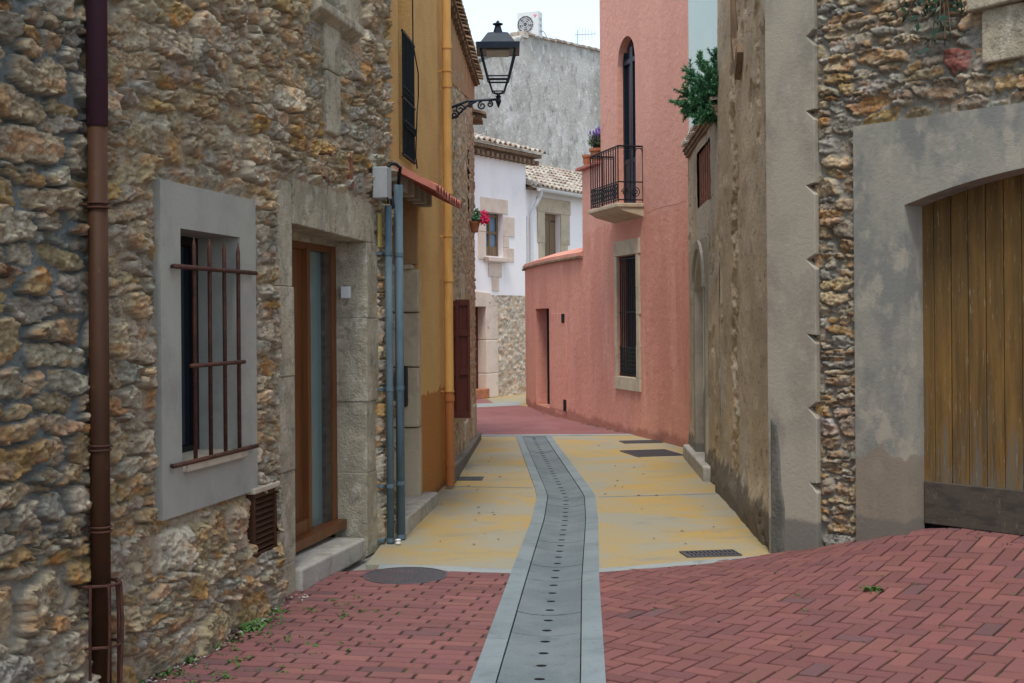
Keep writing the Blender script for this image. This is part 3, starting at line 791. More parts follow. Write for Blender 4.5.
m = MB(WA.T); m.box((-.9, -.34, -.05), (1.84, -.30, 4.7)); m.build('inner_wall', 'dark', HA)
# window
wf = holed('window', WA, 1.80, 3.01, .74, 2.44, [(2.02, 2.78, .97, 2.21, 0, .30)], 'plate_concrete', HA, d=.055, thick=.12)
m = MB(WA.T); m.quad((1.80, .055, .74), (3.01, .055, .74), (3.01, -.1, .74), (1.80, -.1, .74)); m.build('surround_edge', 'plate_concrete', wf)
MB(WA.T).quad((2.0, -.235, .9), (2.80, -.235, .9), (2.80, -.235, 2.3), (2.0, -.235, 2.3)).build('pane', 'glass_dark', wf)
m = MB(WA.T)
m.box((2.022, -.234, .97), (2.07, -.20, 2.21)); m.box((2.73, -.234, .97), (2.778, -.20, 2.21)); m.box((2.07, -.234, .97), (2.73, -.20, 1.03)); m.box((2.07, -.234, 2.16), (2.73, -.20, 2.21))
m.build('sash', 'black', wf, bevel=.004)
MB(WA.T).prism([(2.03, .955), (2.80, .955), (2.80, 1.0), (2.03, 1.0)], -.2, .085).build('sill', 'sill', wf, bevel=.006)
m = MB(WA.T)
gd = .085
for z, a, b_ in ((2.01, 1.88, 2.94), (1.005, 1.86, 2.93)):
    m.tube([(a+.03, .03, z), (a+.03, gd, z)], .009, 6); m.tube([(b_-.03, .03, z), (b_-.03, gd, z)], .009, 6)
    m.tube([(a, gd, z), (b_, gd, z)], .0125, 8)
m.tube([(2.07, gd, 1.50), (2.76, gd, 1.50)], .0115, 8)
for q in (2.14, 2.33, 2.52, 2.71):
    m.tube([(q, gd-.012, .98), (q, gd-.012, 2.12), (q, gd-.012, 2.175)], [.0115, .0115, .002], 8)
m.build('window_grille', 'rust', wf, smooth=True)
# louvre vent
m = MB(WA.T)
m.box((2.94, .0, .34), (3.30, .06, .37)); m.box((2.94, .0, .69), (3.30, .06, .72)); m.box((2.94, .0, .37), (2.97, .06, .69)); m.box((3.27, .0, .37), (3.30, .06, .69))
v = m.build('vent_cover', 'brown_pipe', HA, bevel=.004)
m = MB(WA.T)
for i in range(9):
    z = .385+i*.034
    m.add([(2.97, .055, z), (3.27, .055, z), (3.27, .025, z+.03), (2.97, .025, z+.03), (2.97, .05, z-.004), (3.27, .05, z-.004), (3.27, .02, z+.026), (2.97, .02, z+.026)], [(0, 1, 2, 3), (4, 5, 6, 7), (0, 1, 5, 4)])
m.build('louvre', 'brown_pipe', v)
MB(WA.T).box((2.92, -.02, .72), (3.32, .075, .755)).build('vent_ledge', 'sill', HA, bevel=.008)
MB(WA.T).box((2.90, -.2, .30), (3.33, .008, .76)).build('vent_recess', 'step_concrete', HA)
# door surround of dressed blocks
d0, d1 = -.235, .030
blocks('door_jamb', WA, [(3.38, 3.68, 1.95, 2.62), (3.43, 3.69, 1.38, 1.95), (3.36, 3.69, .78, 1.38), (3.42, 3.70, .20, .78), (3.46, 3.68, -.05, .20)], d0, d1, 'dressed', HA, seed=1, bevel=.007)
blocks('door_jamb', WA, [(5.20, 5.46, 1.75, 2.325), (5.19, 5.50, 1.12, 1.75), (5.20, 5.42, .58, 1.12), (5.19, 5.46, -.05, .58)], d0, d1, 'dressed', HA, seed=2, bevel=.007)
m = MB(WA.T)
def arc(x): return 2.355-.03*(x-3.68)/1.52
for a, b_ in ((3.685, 4.33), (4.335, 4.80), (4.805, 5.40)):
    n = 4; xs = [a+(b_-a)*i/n for i in range(n+1)]
    tp = 2.645+.02*math.sin(a*5)
    m.prism([(x, arc(min(x, 5.2))) for x in xs]+[(b_, tp), (a, tp+.015)], d0, d1+.004)
m.build('door_lintel', 'dressed', HA, bevel=.008)
MB(WA.T).box((3.55, -.36, 2.29), (5.45, -.19, 2.62)).build('lintel_back', 'dressed', HA)
MB(WA.T).prism([(3.69, -.02), (5.02, -.02), (5.02, .125), (3.69, .145)], -.3, .07).build('doorstep', 'step_concrete', HA, bevel=.02, seg=3)
dp = -.235
m = MB(WA.T)          # door frame
m.box((3.66, dp-.05, .17), (3.74, dp+.02, 2.36)); m.box((5.10, dp-.05, .17), (5.19, dp+.03, 2.36)); m.box((3.74, dp-.05, 2.24), (5.10, dp+.02, 2.36)); m.box((3.66, dp-.05, .165), (5.19, dp+.10, .235))
door = m.build('door', 'door_wood', HA, bevel=.004)
m = MB(WA.T)
for i in range(7): a = 3.74+i*.117; m.box((a+.002, dp-.04, .24), (a+.115, dp-.008, 2.24))
m.box((4.56, dp-.045, .235), (4.62, dp+.035, 2.25))
m.box((3.745, dp-.01, .235), (4.56, dp+.03, .33))
m.build('leaf', 'door_wood', door, bevel=.003)
MB(WA.T).box((4.62, dp-.04, .235), (5.10, dp-.02, 2.24)).build('pane', 'glass_green', door)
MB(WA.T).box((4.985, dp-.02, .235), (5.10, dp+.01, 2.24)).build('stile', 'kick_board', door)
MB(WA.T).box((5.14, -.155, 1.90), (5.188, -.085, 1.99)).build('intercom', 'white_plastic', HA, bevel=.006)
# upper window
uw = MB(WA.T)
uw.add([(4.02, .0, 3.75), (4.95, .0, 3.75), (4.95, .11, 3.82), (4.02, .11, 3.82), (4.02, .11, 3.88), (4.95, .11, 3.88), (4.95, -.1, 3.90), (4.02, -.1, 3.90), (4.02, .02, 3.71), (4.95, .02, 3.71), (4.02, -.1, 3.71), (4.95, -.1, 3.71)],
       [(2, 3, 4, 5), (4, 5, 6, 7), (8, 9, 1, 0), (0, 1, 2, 3), (10, 11, 9, 8), (7, 6, 11, 10), (3, 0, 8, 10, 7, 4), (2, 1, 9, 11, 6, 5)])
us = uw.build('window', 'dressed', HA, bevel=.01)
MB(WA.T).quad((4.2, -.2, 3.88), (4.9, -.2, 3.88), (4.9, -.2, 5.0), (4.2, -.2, 5.0)).build('pane', 'glass_dark', us)
blocks('jamb', WA, [(4.0, 4.22, 3.9, 5.0), (4.86, 5.06, 3.80, 5.0)], -.25, .035, 'dressed', us)
blocks('apron_stone', WA, [(4.28, 4.62, 3.46, 3.78), (4.31, 4.60, 3.03, 3.46)], -.1, .045, 'dressed', HA, bevel=.015)
# small red tile slips over the lintel
for a, t in ((4.25, .1), (4.32, .18), (4.40, .15), (4.83, .05)):
    m = MB(WA.T); m.add([(a, .05, 2.69), (a+.03, .05, 2.69), (a+.03-t*.3, .05, 2.90), (a-t*.3, .05, 2.90), (a, 0, 2.69), (a+.03, 0, 2.69), (a+.03-t*.3, 0, 2.90), (a-t*.3, 0, 2.90)], [(0, 1, 2, 3), (0, 1, 5, 4), (1, 2, 6, 5), (0, 3, 7, 4), (2, 3, 7, 6)])
    m.build('tile_slip', 'lattice', HA)
# brown downpipe with cage
px_, pd = 1.10, .105
m = MB(WA.T); m.tube([(px_, pd, .07), (px_, pd, 2.62), ], .043, 20); m.tube([(px_, pd, 2.60), (px_, pd, 6.0)], .047, 20)
dpipe = m.build('downpipe', 'brown_pipe', HA, smooth=True)
for z in (2.245, 1.17, .81):
    m = MB(WA.T)
    for dz in (-.008, .012): m.tube([(px_+.048*math.cos(a), pd+.048*math.sin(a), z+dz) for a in np.linspace(0, 2*math.pi, 17)], .0045, 6)
    m.tube([(px_-.02, pd, z), (px_-.07, .0, z+.01)], .006, 6)
    m.build('bracket', 'rust', dpipe)
m = MB(WA.T)
for z in (.57, .30):
    m.tube([(px_-.105, -.03, z), (px_-.09, pd-.02, z), (px_-.05, pd+.065, z), (px_+.02, pd+.085, z), (px_+.085, pd+.03, z), (px_+.11, -.03, z)], .007, 6)
for a, b_, c, e in ((-.09, 0, -.08, -.01), (-.05, .065, -.06, .06), (.02, .085, .0, .085), (.085, .03, .075, .04), (.055, .06, .07, .05)):
    m.tube([(px_+a, pd+b_, .58), (px_+a*1.08, pd+b_*1.1, .40), (px_+c, pd+e, -.02)], .0065, 6)
m.build('pipe_cage', 'rust', dpipe)

# junction box, cable and conduits on the corner
jb = rooted('junction_box', 'grey junction box with black cable at the stone corner', 'junction box', WA.T(5.3, .05, 2.62))
MB(WA.T).box((5.27, .06, 2.66), (5.40, .175, 2.90)).build('case', 'box_grey', jb, bevel=.008)
m = MB(WA.T)
m.tube([(5.34, .16, 2.895), (5.38, .17, 2.93), (5.50, .175, 2.945), (5.64, .175, 2.93), (5.68, .155, 2.88), (5.68, .145, 2.78)], .014, 8)
m.tube([(5.29, .17, 2.67), (5.30, .18, 2.62), (5.38, .15, 2.63), (5.52, .13, 2.78)], .007, 6)
m.tube([(5.60, .11, 2.70), (5.58, .13, 2.62), (5.50, .11, 2.60)], .018, 8)
m.build('cable', 'black', jb, smooth=True)
cp = rooted('conduit_pipes', 'pair of blue grey steel conduits running down the corner beside the junction box', 'conduit', WA.T(5.6, .1, 0))
MB(WA.T).tube([(5.50, .115, .0), (5.50, .115, 2.62)], .028, 16).build('conduit', 'galv', cp, smooth=True)
MB(WA.T).tube([(5.68, .145, .0), (5.68, .145, 2.80)], .034, 16).build('conduit', 'galv', cp, smooth=True)
for z in (2.25, 1.2, .45, .03):
    m = MB(WA.T); m.box((5.44, .03, z-.01), (5.76, .075, z+.01)); m.tube([(5.50, .115, z-.015), (5.50, .115, z+.015)], .032, 14); m.tube([(5.68, .145, z-.015), (5.68, .145, z+.015)], .038, 14)
    m.build('clamp', 'galv', cp)
yt = MB(WA.T).box((5.43, .05, 2.30), (5.49, .066, 2.56)).build('sign_plate', 'yellow_tag'); tag(yt, 'narrow yellow label plate fixed under the grey junction box', 'sign')
li = MB(lambda x, y, z: (x, y, z)).lathe(WA.T(5.45, .19, .015), [(.006, -.012), (.02, .0), (.016, .012), (.022, .028), (.012, .032)], 9).build('paper_litter', 'litter'); tag(li, 'crumpled white paper at the foot of the blue grey conduits', 'litter')

# ================================================================ ORANGE HOUSE
HB = rooted('orange_house', 'narrow orange stucco house with stone doorway under a small tiled canopy', 'house', (-.9, 12, 0))
holed('wall', WB, -.05, 3.36, -.05, 6.8, [(.22, 1.64, .0, 2.93, 0, .24), (.64, 1.28, 3.1, 6.2, 0, .17)], 'orange', HB, thick=.3)
core(WB, -.05, 3.36, 6.8, 5.5, .45, HB)
MB(WB.T).box((.1, -.44, 0), (1.8, -.25, 2.95)).build('door', 'old_wood', HB)
m = MB(WB.T); m.box((1.52, -.24, .10), (1.66, .018, .75)); m.box((1.50, -.24, .76), (1.66, .014, 1.30)); m.box((1.52, -.24, 1.31), (1.66, .018, 1.80)); m.box((1.50, -.24, 1.81), (1.66, .016, 2.20)); m.box((1.44, -.24, 2.20), (1.66, -.03, 2.24))
m.build('door_jamb', 'dressed_tan', HB, bevel=.01)
MB(WB.T).box((1.56, -.24, 2.245), (1.642, -.004, 2.90)).build('jamb_plaster', 'eave_plaster', HB)
MB(WB.T).prism([(.15, -.02), (1.9, -.02), (1.9, .12), (.15, .14)], -.24, .13).build('doorstep', 'step_concrete', HB, bevel=.015)
MB(WB.T).prism([(.22, .14), (1.51, .12), (1.51, .20), (.22, .22)], -.245, -.12).build('threshold', 'door_wood', HB, bevel=.006)
mb_ = MB(WB.T).box((1.38, -.17, .95), (1.495, -.08, 1.32)).build('mail_box', 'black', HB, bevel=.01)
m = MB(WB.T)
for a in (.30, .62, .95, 1.28, 1.62): m.prism([(a, 2.78), (a+.10, 2.78), (a+.10, 2.98), (a, 2.98)], .0, .12); 
m.prism([(.14, 2.88), (1.8, 2.88), (1.8, 3.02), (.14, 3.02)], .0, .06)
m.build('canopy_bracket', 'corner_render', HB, bevel=.01)
m = MB(WB.T)
cz0, cz1, cdp = 3.0, 2.79, .36
sl_ = (cz0-cz1)/cdp
q_ = cdp-.07; qz = cz0-(cz0-cz1)*q_/cdp
m.add([(.16, 0, cz0+.01), (1.80, 0, cz0+.01), (1.80, q_, qz+.01), (.16, q_, qz+.01), (.16, 0, cz0-.02), (1.80, 0, cz0-.02), (1.80, q_, qz-.02), (.16, q_, qz-.02)],
      [(0, 1, 2, 3), (4, 5, 6, 7), (0, 3, 7, 4), (1, 2, 6, 5), (2, 3, 7, 6)])
tiles(m, WB, .25, 1.80, cdp+.03, cz1-.065, .34, sl_, pitch=.165, r=.078, seed=5, n=10)
m.add([(.10, -.0, cz0+.035), (.20, -.0, cz0+.035), (.20, cdp+.03, cz1+.03), (.10, cdp+.03, cz1+.03), (.10, 0, cz0-.03), (.20, 0, cz0-.03), (.20, cdp+.03, cz1-.02), (.10, cdp+.03, cz1-.02)],
      [(0, 1, 2, 3), (4, 5, 6, 7), (0, 3, 7, 4), (1, 2, 6, 5), (2, 3, 7, 6)])
m.build('canopy', 'canopy_tile', HB)
# upper opening with black grille
uw = MB(WB.T).quad((.6, -.168, 3.05), (1.32, -.168, 3.05), (1.32, -.168, 6.3), (.6, -.168, 6.3)).build('window', 'eave_plaster', HB)
MB(WB.T).box((.66, -.166, 3.1), (1.26, -.12, 4.35)).build('pane', 'glass_dark', uw)
m = MB(WB.T)
for i in range(9): q = .66+i*.072; m.tube([(q, .035, 3.12), (q, .035, 4.2)], .007, 6)
for z in (3.14, 3.62, 4.18): m.tube([(.63, .035, z), (1.29, .035, z)], .010, 6)
for i in range(8):
    q = .70+i*.072
    m.tube([(q+.026*math.cos(a), .037, 3.7+.026*math.sin(a)) for a in np.linspace(0, 6.28, 9)], .005, 5)
    m.tube([(q+.03*math.cos(a), .05, 3.40+.03*math.sin(a)) for a in np.linspace(0, 6.28, 9)], .007, 5)
m.build('window_grille', 'iron', uw)
m = MB(WB.T)
m.tube([(1.22, .03, 5.9), (1.24, .03, 4.2), (1.34, .06, 3.95), (1.40, .05, 3.75), (1.32, .05, 3.6), (1.28, .04, 3.2), (1.36, .04, 3.1)], .006, 6)
m.build('cable', 'black', HB)
# orange downpipe
m = MB(WB.T); m.tube([(3.06, .085, .03), (3.06, .085, 6.6)], .046, 16)
for z in (.25, .92, 2.15, 3.05, 4.15, 4.55): m.tube([(3.06, .085, z-.02), (3.06, .085, z+.04)], .054, 16)
dpo = m.build('downpipe', 'orange_paint', HB, smooth=False)
for z in (1.0, 2.6, 4.3):
    m = MB(WB.T); m.tube([(3.06, .085, z-.008), (3.06, .085, z+.008)], .053, 16); m.box((3.05, 0, z-.008), (3.07, .085, z+.008))
    m.build('bracket', 'orange_paint', dpo)

# ================================================================ SMALL STONE HOUSE beyond it
HC = rooted('rubble_house', 'small rubble house beyond the orange one with red brown shutters and tiled eave', 'house', (-.7, 16, 0))
PAL_C = [(.52,.40,.24),(.58,.46,.30),(.48,.36,.23),(.54,.44,.31),(.60,.52,.40),(.50,.34,.18),(.44,.37,.27)]
top_c = lambda s: 5.1
rubble('wall', WC, .0, 5.3, -.05, 4.9, .02, HC, holes=[(.36, 1.10, .72, 1.93), (3.75, 4.02, 3.2, 4.05)], cell=(.15, .085), seed=21, pal=PAL_C,
       mortar=((.52, .39, .25),), depth=.014, gap=.12, mat='rubble_c', cut=lambda s, z: z < 5.15-.19*(5.3-s)*.55)
MB(WC.T).prism([(-.0, 4.3), (5.3, 4.9), (5.3, 5.25), (-.0, 5.25)], -.3, .03).build('upper_plaster', 'eave_plaster', HC)
core(WC, .0, 5.28, 5.25, 5.0, .25, HC)
m = MB(WC.T)
for s_ in (5.28,): m.quad((s_, .0, -.1), (s_, -5, -.1), (s_, -5, 5.25), (s_, 0, 5.25))
m.build('side_wall', 'tan_render', HC)
w1 = MB(WC.T).box((.36, -.2, .72), (1.10, -.12, 1.93)).build('window', 'glass_dark', HC)
m = MB(WC.T)
m.box((.30, -.2, 1.93), (1.16, .03, 2.08)); m.box((.30, -.2, .64), (1.16, .05, .72)); m.box((.30, -.2, .72), (.36, .03, 1.93)); m.box((1.10, -.2, .72), (1.16, .03, 1.93))
m.build('frame', 'dressed_tan', w1, bevel=.008)
def shutter(s0_, d0_, ang, wd, z0_, z1_):
    ca, sa = math.cos(ang), math.sin(ang)
    T = lambda x, y, z: WC.T(s0_+x*ca-y*sa, d0_+x*sa+y*ca, z)
    m = MB(T); t = .05
    m.box((0, 0, z0_), (.03, t, z1_)); m.box((wd-.03, 0, z0_), (wd, t, z1_))
    for z in (z0_, z0_+(z1_-z0_)*.36, z0_+(z1_-z0_)*.69, z1_-.07): m.box((.03, 0, z), (wd-.03, t, z+.07))
    m.box((.025, .022, z0_+.02), (wd-.025, .028, z1_-.02))
    return m.build('shutter', 'shutter_wood', HC, bevel=.004)
shutter(1.14, .03, R(80), .16, .62, 1.97)
shutter(.60, .0, R(90), .10, .66, 1.95)
MB(WC.T).box((3.75, -.2, 3.2), (4.02, -.1, 4.05)).build('slit_window', 'glass_dark', HC)
MB(WC.T).prism([(-.0, -.03), (5.3, -.03), (5.3, .10), (2, .12), (-.0, .20)], -.02, .09).build('plinth', 'corner_render', HC, bevel=.02)
for q_ in [(2.05, 2.55, 1.15, 2.3), (4.3, 4.9, .1, .55), (2.6, 3.2, .1, .45)]: blocks('corner_stone', WC, [q_], -.05, .045, 'dressed_tan', HC)
m = MB(WC.T)
for s_ in np.arange(-.0, 5.3, .28): m.box((s_, -.05, 5.12), (s_+.09, .09, 5.18))
m.box((-.02, -.2, 5.18), (5.34, .11, 5.205))
m.build('rafter', 'eave', HC, bevel=.006)
m = MB(WC.T); tiles(m, WC, .05, 5.32, .16, 5.21, 3.2, .32, pitch=.19, seed=8); m.build('roof', M['eave'], HC)
m = MB(WC.T); m.box((5.0, -.3, 4.62), (5.5, .14, 4.67)); tiles(m, WC, 5.02, 5.45, .20, 4.66, .5, .3, pitch=.16, seed=9); m.build('lower_eave', 'eave', HC)

fp = rooted('flower_pot', 'small pot of bright pink flowers hung on the rubble house wall', 'flower pot', WC.T(4.0, .08, 2.95))
MB().lathe(WC.T(4.0, .09, 2.93), [(.045, 0), (.07, .12), (.078, .12), (.078, .15), (.065, .15)], 12).build('pot', 'terracotta', fp)
def blob_leaves(m, c, rad, n, size, seed, squash=1.):
    rng = random.Random(seed)
    for _ in range(n):
        while True:
            v = Vector((rng.uniform(-1, 1), rng.uniform(-1, 1), rng.uniform(-1, 1)))
            if v.length < 1: break
        p = Vector(c)+Vector((v.x*rad[0], v.y*rad[1], v.z*rad[2]))
        a = Vector((rng.gauss(0, 1), rng.gauss(0, 1), rng.gauss(0, 1))).normalized(); b_ = a.orthogonal().normalized(); s_ = size*rng.uniform(.6, 1.3)
        m.quad(tuple(p-a*s_), tuple(p+b_*s_*.45), tuple(p+a*s_), tuple(p-b_*s_*.45))
c = WC.T(4.0, .12, 3.14)
m = MB(); blob_leaves(m, c, (.07, .09, .10), 120, .035, 1); m.build('leaves', 'foliage', fp)
m = MB(); blob_leaves(m, (c[0]+.10, c[1]-.02, c[2]-.02), (.08, .08, .10), 90, .035, 2); m.build('flower', 'pink_bloom', fp)

# ================================================================ STREET LAMP
lw = Wall([(-.66, 13.7), (-.655, 13.9)], 1)
LX, LY, LZ = -.125, 13.72, 4.04
sl_o = rooted('street_lamp', 'black lantern street lamp on a scrolled iron wall bracket above the alley', 'street lamp', (-.62, LY, 4.0))
m = MB()
m.tube([(-.62, LY, 3.98), (-.45, LY, 4.045), (-.28, LY, 4.055), (LX, LY, 4.06)], .014, 8)
m.tube([(-.62, LY, 3.86), (-.55, LY, 3.90), (-.46, LY, 3.99), (-.36, LY, 4.04)], .011, 8)
m.box((-.655, LY-.03, 3.80), (-.625, LY+.03, 4.10))
def scroll(m, cx, cz, r, turns, a0, th=.009, sgn=1):
    pts = []
    for i in range(26):
        t = i/25; a = a0+sgn*turns*2*math.pi*t; rr = r*(1-.8*t); pts.append((cx+rr*math.cos(a), LY, cz+rr*math.sin(a)))
    m.tube(pts, th, 6)
scroll(m, -.53, 3.955, .055, 1.5, 0); scroll(m, -.585, 3.90, .045, 1.4, 2, sgn=-1); scroll(m, -.30, 3.995, .045, 1.4, 1.5); scroll(m, -.215, 4.01, .035, 1.4, 2, sgn=-1); scroll(m, -.42, 4.0, .03, 1.2, .4)
m.lathe((LX, LY, 3.97), [(.004, 0), (.018, .035), (.032, .07), (.022, .10), (.03, .12), (.012, .14)], 10)
m.build('bracket', 'lamp_metal', sl_o)
bz = 4.11
m = MB()
def sq(h, z):
    h = h*1.1; z = bz+(z-bz)*.90
    return [(LX-h, LY-h, z), (LX+h, LY-h, z), (LX+h, LY+h, z), (LX-h, LY+h, z)]
def ringbar(m, h, z, th):
    q = sq(h, z)
    for i in range(4): m.tube([q[i], q[(i+1) % 4]], th, 6)
ringbar(m, .055, bz+.03, .007); ringbar(m, .095, bz+.165, .010); ringbar(m, .10, bz+.20, .008); ringbar(m, .165, bz+.51, .012)
for i in range(4):
    m.tube([sq(.055, bz+.03)[i], sq(.09, bz+.17)[i]], .007, 6)
    m.tube([sq(.095, bz+.165)[i], sq(.165, bz+.51)[i]], .010, 6)
    m.tube([(LX, LY, bz-.0), sq(.055, bz+.03)[i]], .006, 6)
m.build('frame', 'lamp_metal', sl_o)
m = MB()
def frust(m, prof):
    vs = []
    for h, z in prof: vs += sq(h, z)
    n = len(prof); m.add(vs, [(i*4+k, i*4+(k+1) % 4, (i+1)*4+(k+1) % 4, (i+1)*4+k) for i in range(n-1) for k in range(4)]+[(3, 2, 1, 0), tuple((n-1)*4+k for k in range(4))])
frust(m, [(.185, bz+.50), (.205, bz+.50), (.208, bz+.57), (.195, bz+.575), (.165, bz+.58), (.105, bz+.69), (.095, bz+.705), (.06, bz+.72)])
m.lathe((LX, LY, bz+.715*.9), [(.055, 0), (.04, .05), (.03, .085), (.055, .095), (.055, .105), (.02, .115), (.012, .135), (.0, .14)], 14)
m.build('lantern_roof', 'lamp_metal', sl_o)
m = MB()
gm, gt, gb = nodes('clear_lamp_glass'); gb.inputs['Base Color'].default_value = (.9, .95, .97, 1); gb.inputs['Roughness'].default_value = .02
gb.inputs['Alpha'].default_value = .10; M['lamp_glass'] = gm
for i in range(4):
    a, b_ = sq(.093, bz+.17), sq(.162, bz+.50); m.quad(a[i], a[(i+1) % 4], b_[(i+1) % 4], b_[i])
m.build('pane', 'lamp_glass', sl_o)
m = MB(); m.box((LX-.12, LY-.12, bz+.42), (LX+.12, LY+.12, bz+.445)); m.build('lamp_tray', 'sill', sl_o)

# ================================================================ SALMON HOUSE
HP = rooted('salmon_house', 'tall salmon pink house curving along the right side with iron balcony', 'house', (1.6, 20, 0))
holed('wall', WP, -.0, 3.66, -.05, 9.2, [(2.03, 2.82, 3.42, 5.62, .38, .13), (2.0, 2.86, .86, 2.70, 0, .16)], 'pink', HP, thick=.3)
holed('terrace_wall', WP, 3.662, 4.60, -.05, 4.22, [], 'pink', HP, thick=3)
pk_doors = [(6.72, 8.02, .12, 1.95, 0, .22)]
holed('courtyard_wall', WP, 4.602, WP.L[-1], -.05, 2.80, pk_doors, 'pink', HP, thick=.28)
def poly_box(pts, z0_, z1_, name, mat, parent=None):
    n = len(pts); m = MB()
    m.add([(x, y, z0_) for x, y in pts]+[(x, y, z1_) for x, y in pts], [tuple(range(n)), tuple(range(n, 2*n))]+[(i, (i+1) % n, n+(i+1) % n, n+i) for i in range(n)])
    return m.build(name, mat, parent)
pt = lambda s, d: WP.T(s, d, 0)[:2]
poly_box([pt(.0, -.3), pt(3.66, -.3), (pt(3.66, -.3)[0]+4.5, pt(3.66, -.3)[1]+1.2), (6.9, 17.35)], -.1, 9.2, 'house_body', 'pink', HP)
m = MB(WP.T); m.quad((3.66, 0, 4.2), (3.66, -.31, 4.2), (3.66, -.31, 9.2), (3.66, 0, 9.2)); m.build('gable_edge', 'pink', HP)
# copings
m = MB(WP.T)
ls = [4.60]+[l for l in WP.L if l > 4.7]
for a, b_ in zip(ls, ls[1:]):
    m.add([(a, .05, 2.80), (b_, .05, 2.80), (b_, .05, 2.86), (a, .05, 2.86), (a, -.34, 2.80), (b_, -.34, 2.80), (b_, -.34, 3.00), (a, -.34, 3.00)],
          [(0, 1, 2, 3), (3, 2, 6, 7), (0, 1, 5, 4), (4, 5, 6, 7), (0, 3, 7, 4), (1, 2, 6, 5)])
m.build('wall_coping', 'pink', HP)
m = MB(WP.T)
for a, b_ in zip(ls, ls[1:]): m.box((a, -.0, 2.765), (b_, .065, 2.80))
m.build('coping_edge', 'eave', HP)
m = MB(WP.T); m.box((3.665, -.6, 4.22), (4.72, .08, 4.27)); m.build('terrace_coping', 'canopy_tile', HP, bevel=.008)
# doorway in the courtyard wall and meter panels
MB(WP.T).box((6.6, -.30, .05), (8.1, -.223, 2.1)).build('door', 'dark', HP)
mp_ = MB(WP.T).box((5.5, -.01, .14), (6.42, .012, 1.85)).build('meter_panel', 'pink', HP, bevel=.004)
MB(WP.T).box((5.5+.10, .0, 1.68), (5.5+.28, .018, 1.84)).build('vent', 'dark', mp_)
MB(WP.T).box((5.5+.02, .0, .14), (5.5+.20, .018, .34)).build('vent', 'dark', mp_)
# tall barred window
blocks('window_surround', WP, [(1.86, 2.97, 2.70, 2.93), (1.86, 2.97, .66, .86), (2.86, 2.96, .86, 1.3), (2.86, 2.98, 1.3, 1.75), (2.86, 2.95, 1.75, 2.25), (2.86, 2.98, 2.25, 2.70),
        (1.86, 2.0, .86, 1.35), (1.88, 2.0, 1.35, 1.8), (1.86, 2.0, 1.8, 2.2), (1.88, 2.0, 2.2, 2.70)], -.1, .03, 'dressed_tan', HP, bevel=.006)
wv = MB(WP.T).box((2.0, -.16, .86), (2.86, -.14, 2.70)).build('window', 'glass_dark', HP)
m = MB(WP.T)
for i in range(10): q = 2.05+i*.085; m.tube([(q, -.02, .88), (q, -.02, 2.68)], .0085, 6)
for z in (.90, 1.30, 1.84, 2.65): m.tube([(2.0, -.02, z), (2.86, -.02, z)], .011, 6)
for i in range(8):
    q = 2.08+i*.1
    for z in (.96, 1.02, 1.08, 1.14, 1.20, 1.26): m.tube([(q+.035*math.cos(a), -.012, z+.04*math.sin(a)) for a in np.linspace(0, 6.28, 9)], .008, 5)
m.build('window_grille', 'iron', wv)
# balcony
dv = MB(WP.T).box((1.95, -.30, 3.40), (2.90, -.125, 6.1)).build('balcony_door', 'glass_dark', HP)
m = MB(WP.T)
for a in (2.04, 2.38, 2.44, 2.76): m.box((a, -.125, 3.42), (a+.05, -.085, 5.85))
for z in (3.42, 4.1, 5.62): m.box((2.04, -.125, z), (2.81, -.087, z+.07))
m.box((2.09, -.12, 3.49), (2.76, -.095, 4.1)); m.build('frame', 'lamp_metal', dv)
m = MB(WP.T)
m.prism([(1.70, 3.36), (3.05, 3.36), (3.05, 3.42), (1.70, 3.42)], -.0, .42)
m.add([(1.72, 0, 3.22), (3.03, 0, 3.22), (3.03, .30, 3.30), (1.72, .30, 3.30), (1.72, 0, 3.36), (3.03, 0, 3.36), (3.03, .40, 3.36), (1.72, .40, 3.36), ], [(0, 1, 2, 3), (2, 3, 7, 6), (0, 3, 7, 4), (1, 2, 6, 5)])
bal = m.build('balcony', 'dressed_tan', HP, bevel=.012)
m = MB(WP.T); a, b_, od = 1.74, 3.01, .38
z0_, z1_ = 3.44, 4.25
def bar(p, q, r): m.tube([p, q], r, 6)
for z, r in ((z1_, .013), (z1_-.03, .006), (3.73, .009), (3.47, .009)):
    bar((a, od, z), (b_, od, z), r); bar((a, 0, z), (a, od, z), r); bar((b_, 0, z), (b_, od, z), r)
for i in range(13): q = a+(b_-a)*i/12; bar((q, od, 3.44), (q, od, z1_), .0085)
for q in (.0, .5, 1): bar((a, od*q, 3.44), (a, od*q, z1_), .0085); bar((b_, od*q, 3.44), (b_, od*q, z1_), .0085)
for i in range(12):
    q = a+(b_-a)*(i+.5)/12
    for z in (3.53, 3.60, 3.67): m.tube([(q+.036*math.cos(t), od+.004, z+.036*math.sin(t)) for t in np.linspace(0, 6.28, 9)], .0085, 5)
for y, rr in ((.12, .085), (.27, .06)):
    m.tube([(a-.004, y+rr*(1-t/15)*math.cos(t), 3.58+rr*(1-t/15)*math.sin(t)) for t in np.linspace(0, 12, 24)], .008, 5)
m.tube([(a-.004, .06+.05*math.cos(t), 4.17+.05*math.sin(t)) for t in np.linspace(0, 3.1, 8)], .006, 5)
m.build('railing', 'iron', bal)
m = MB(WP.T); rng = random.Random(6)
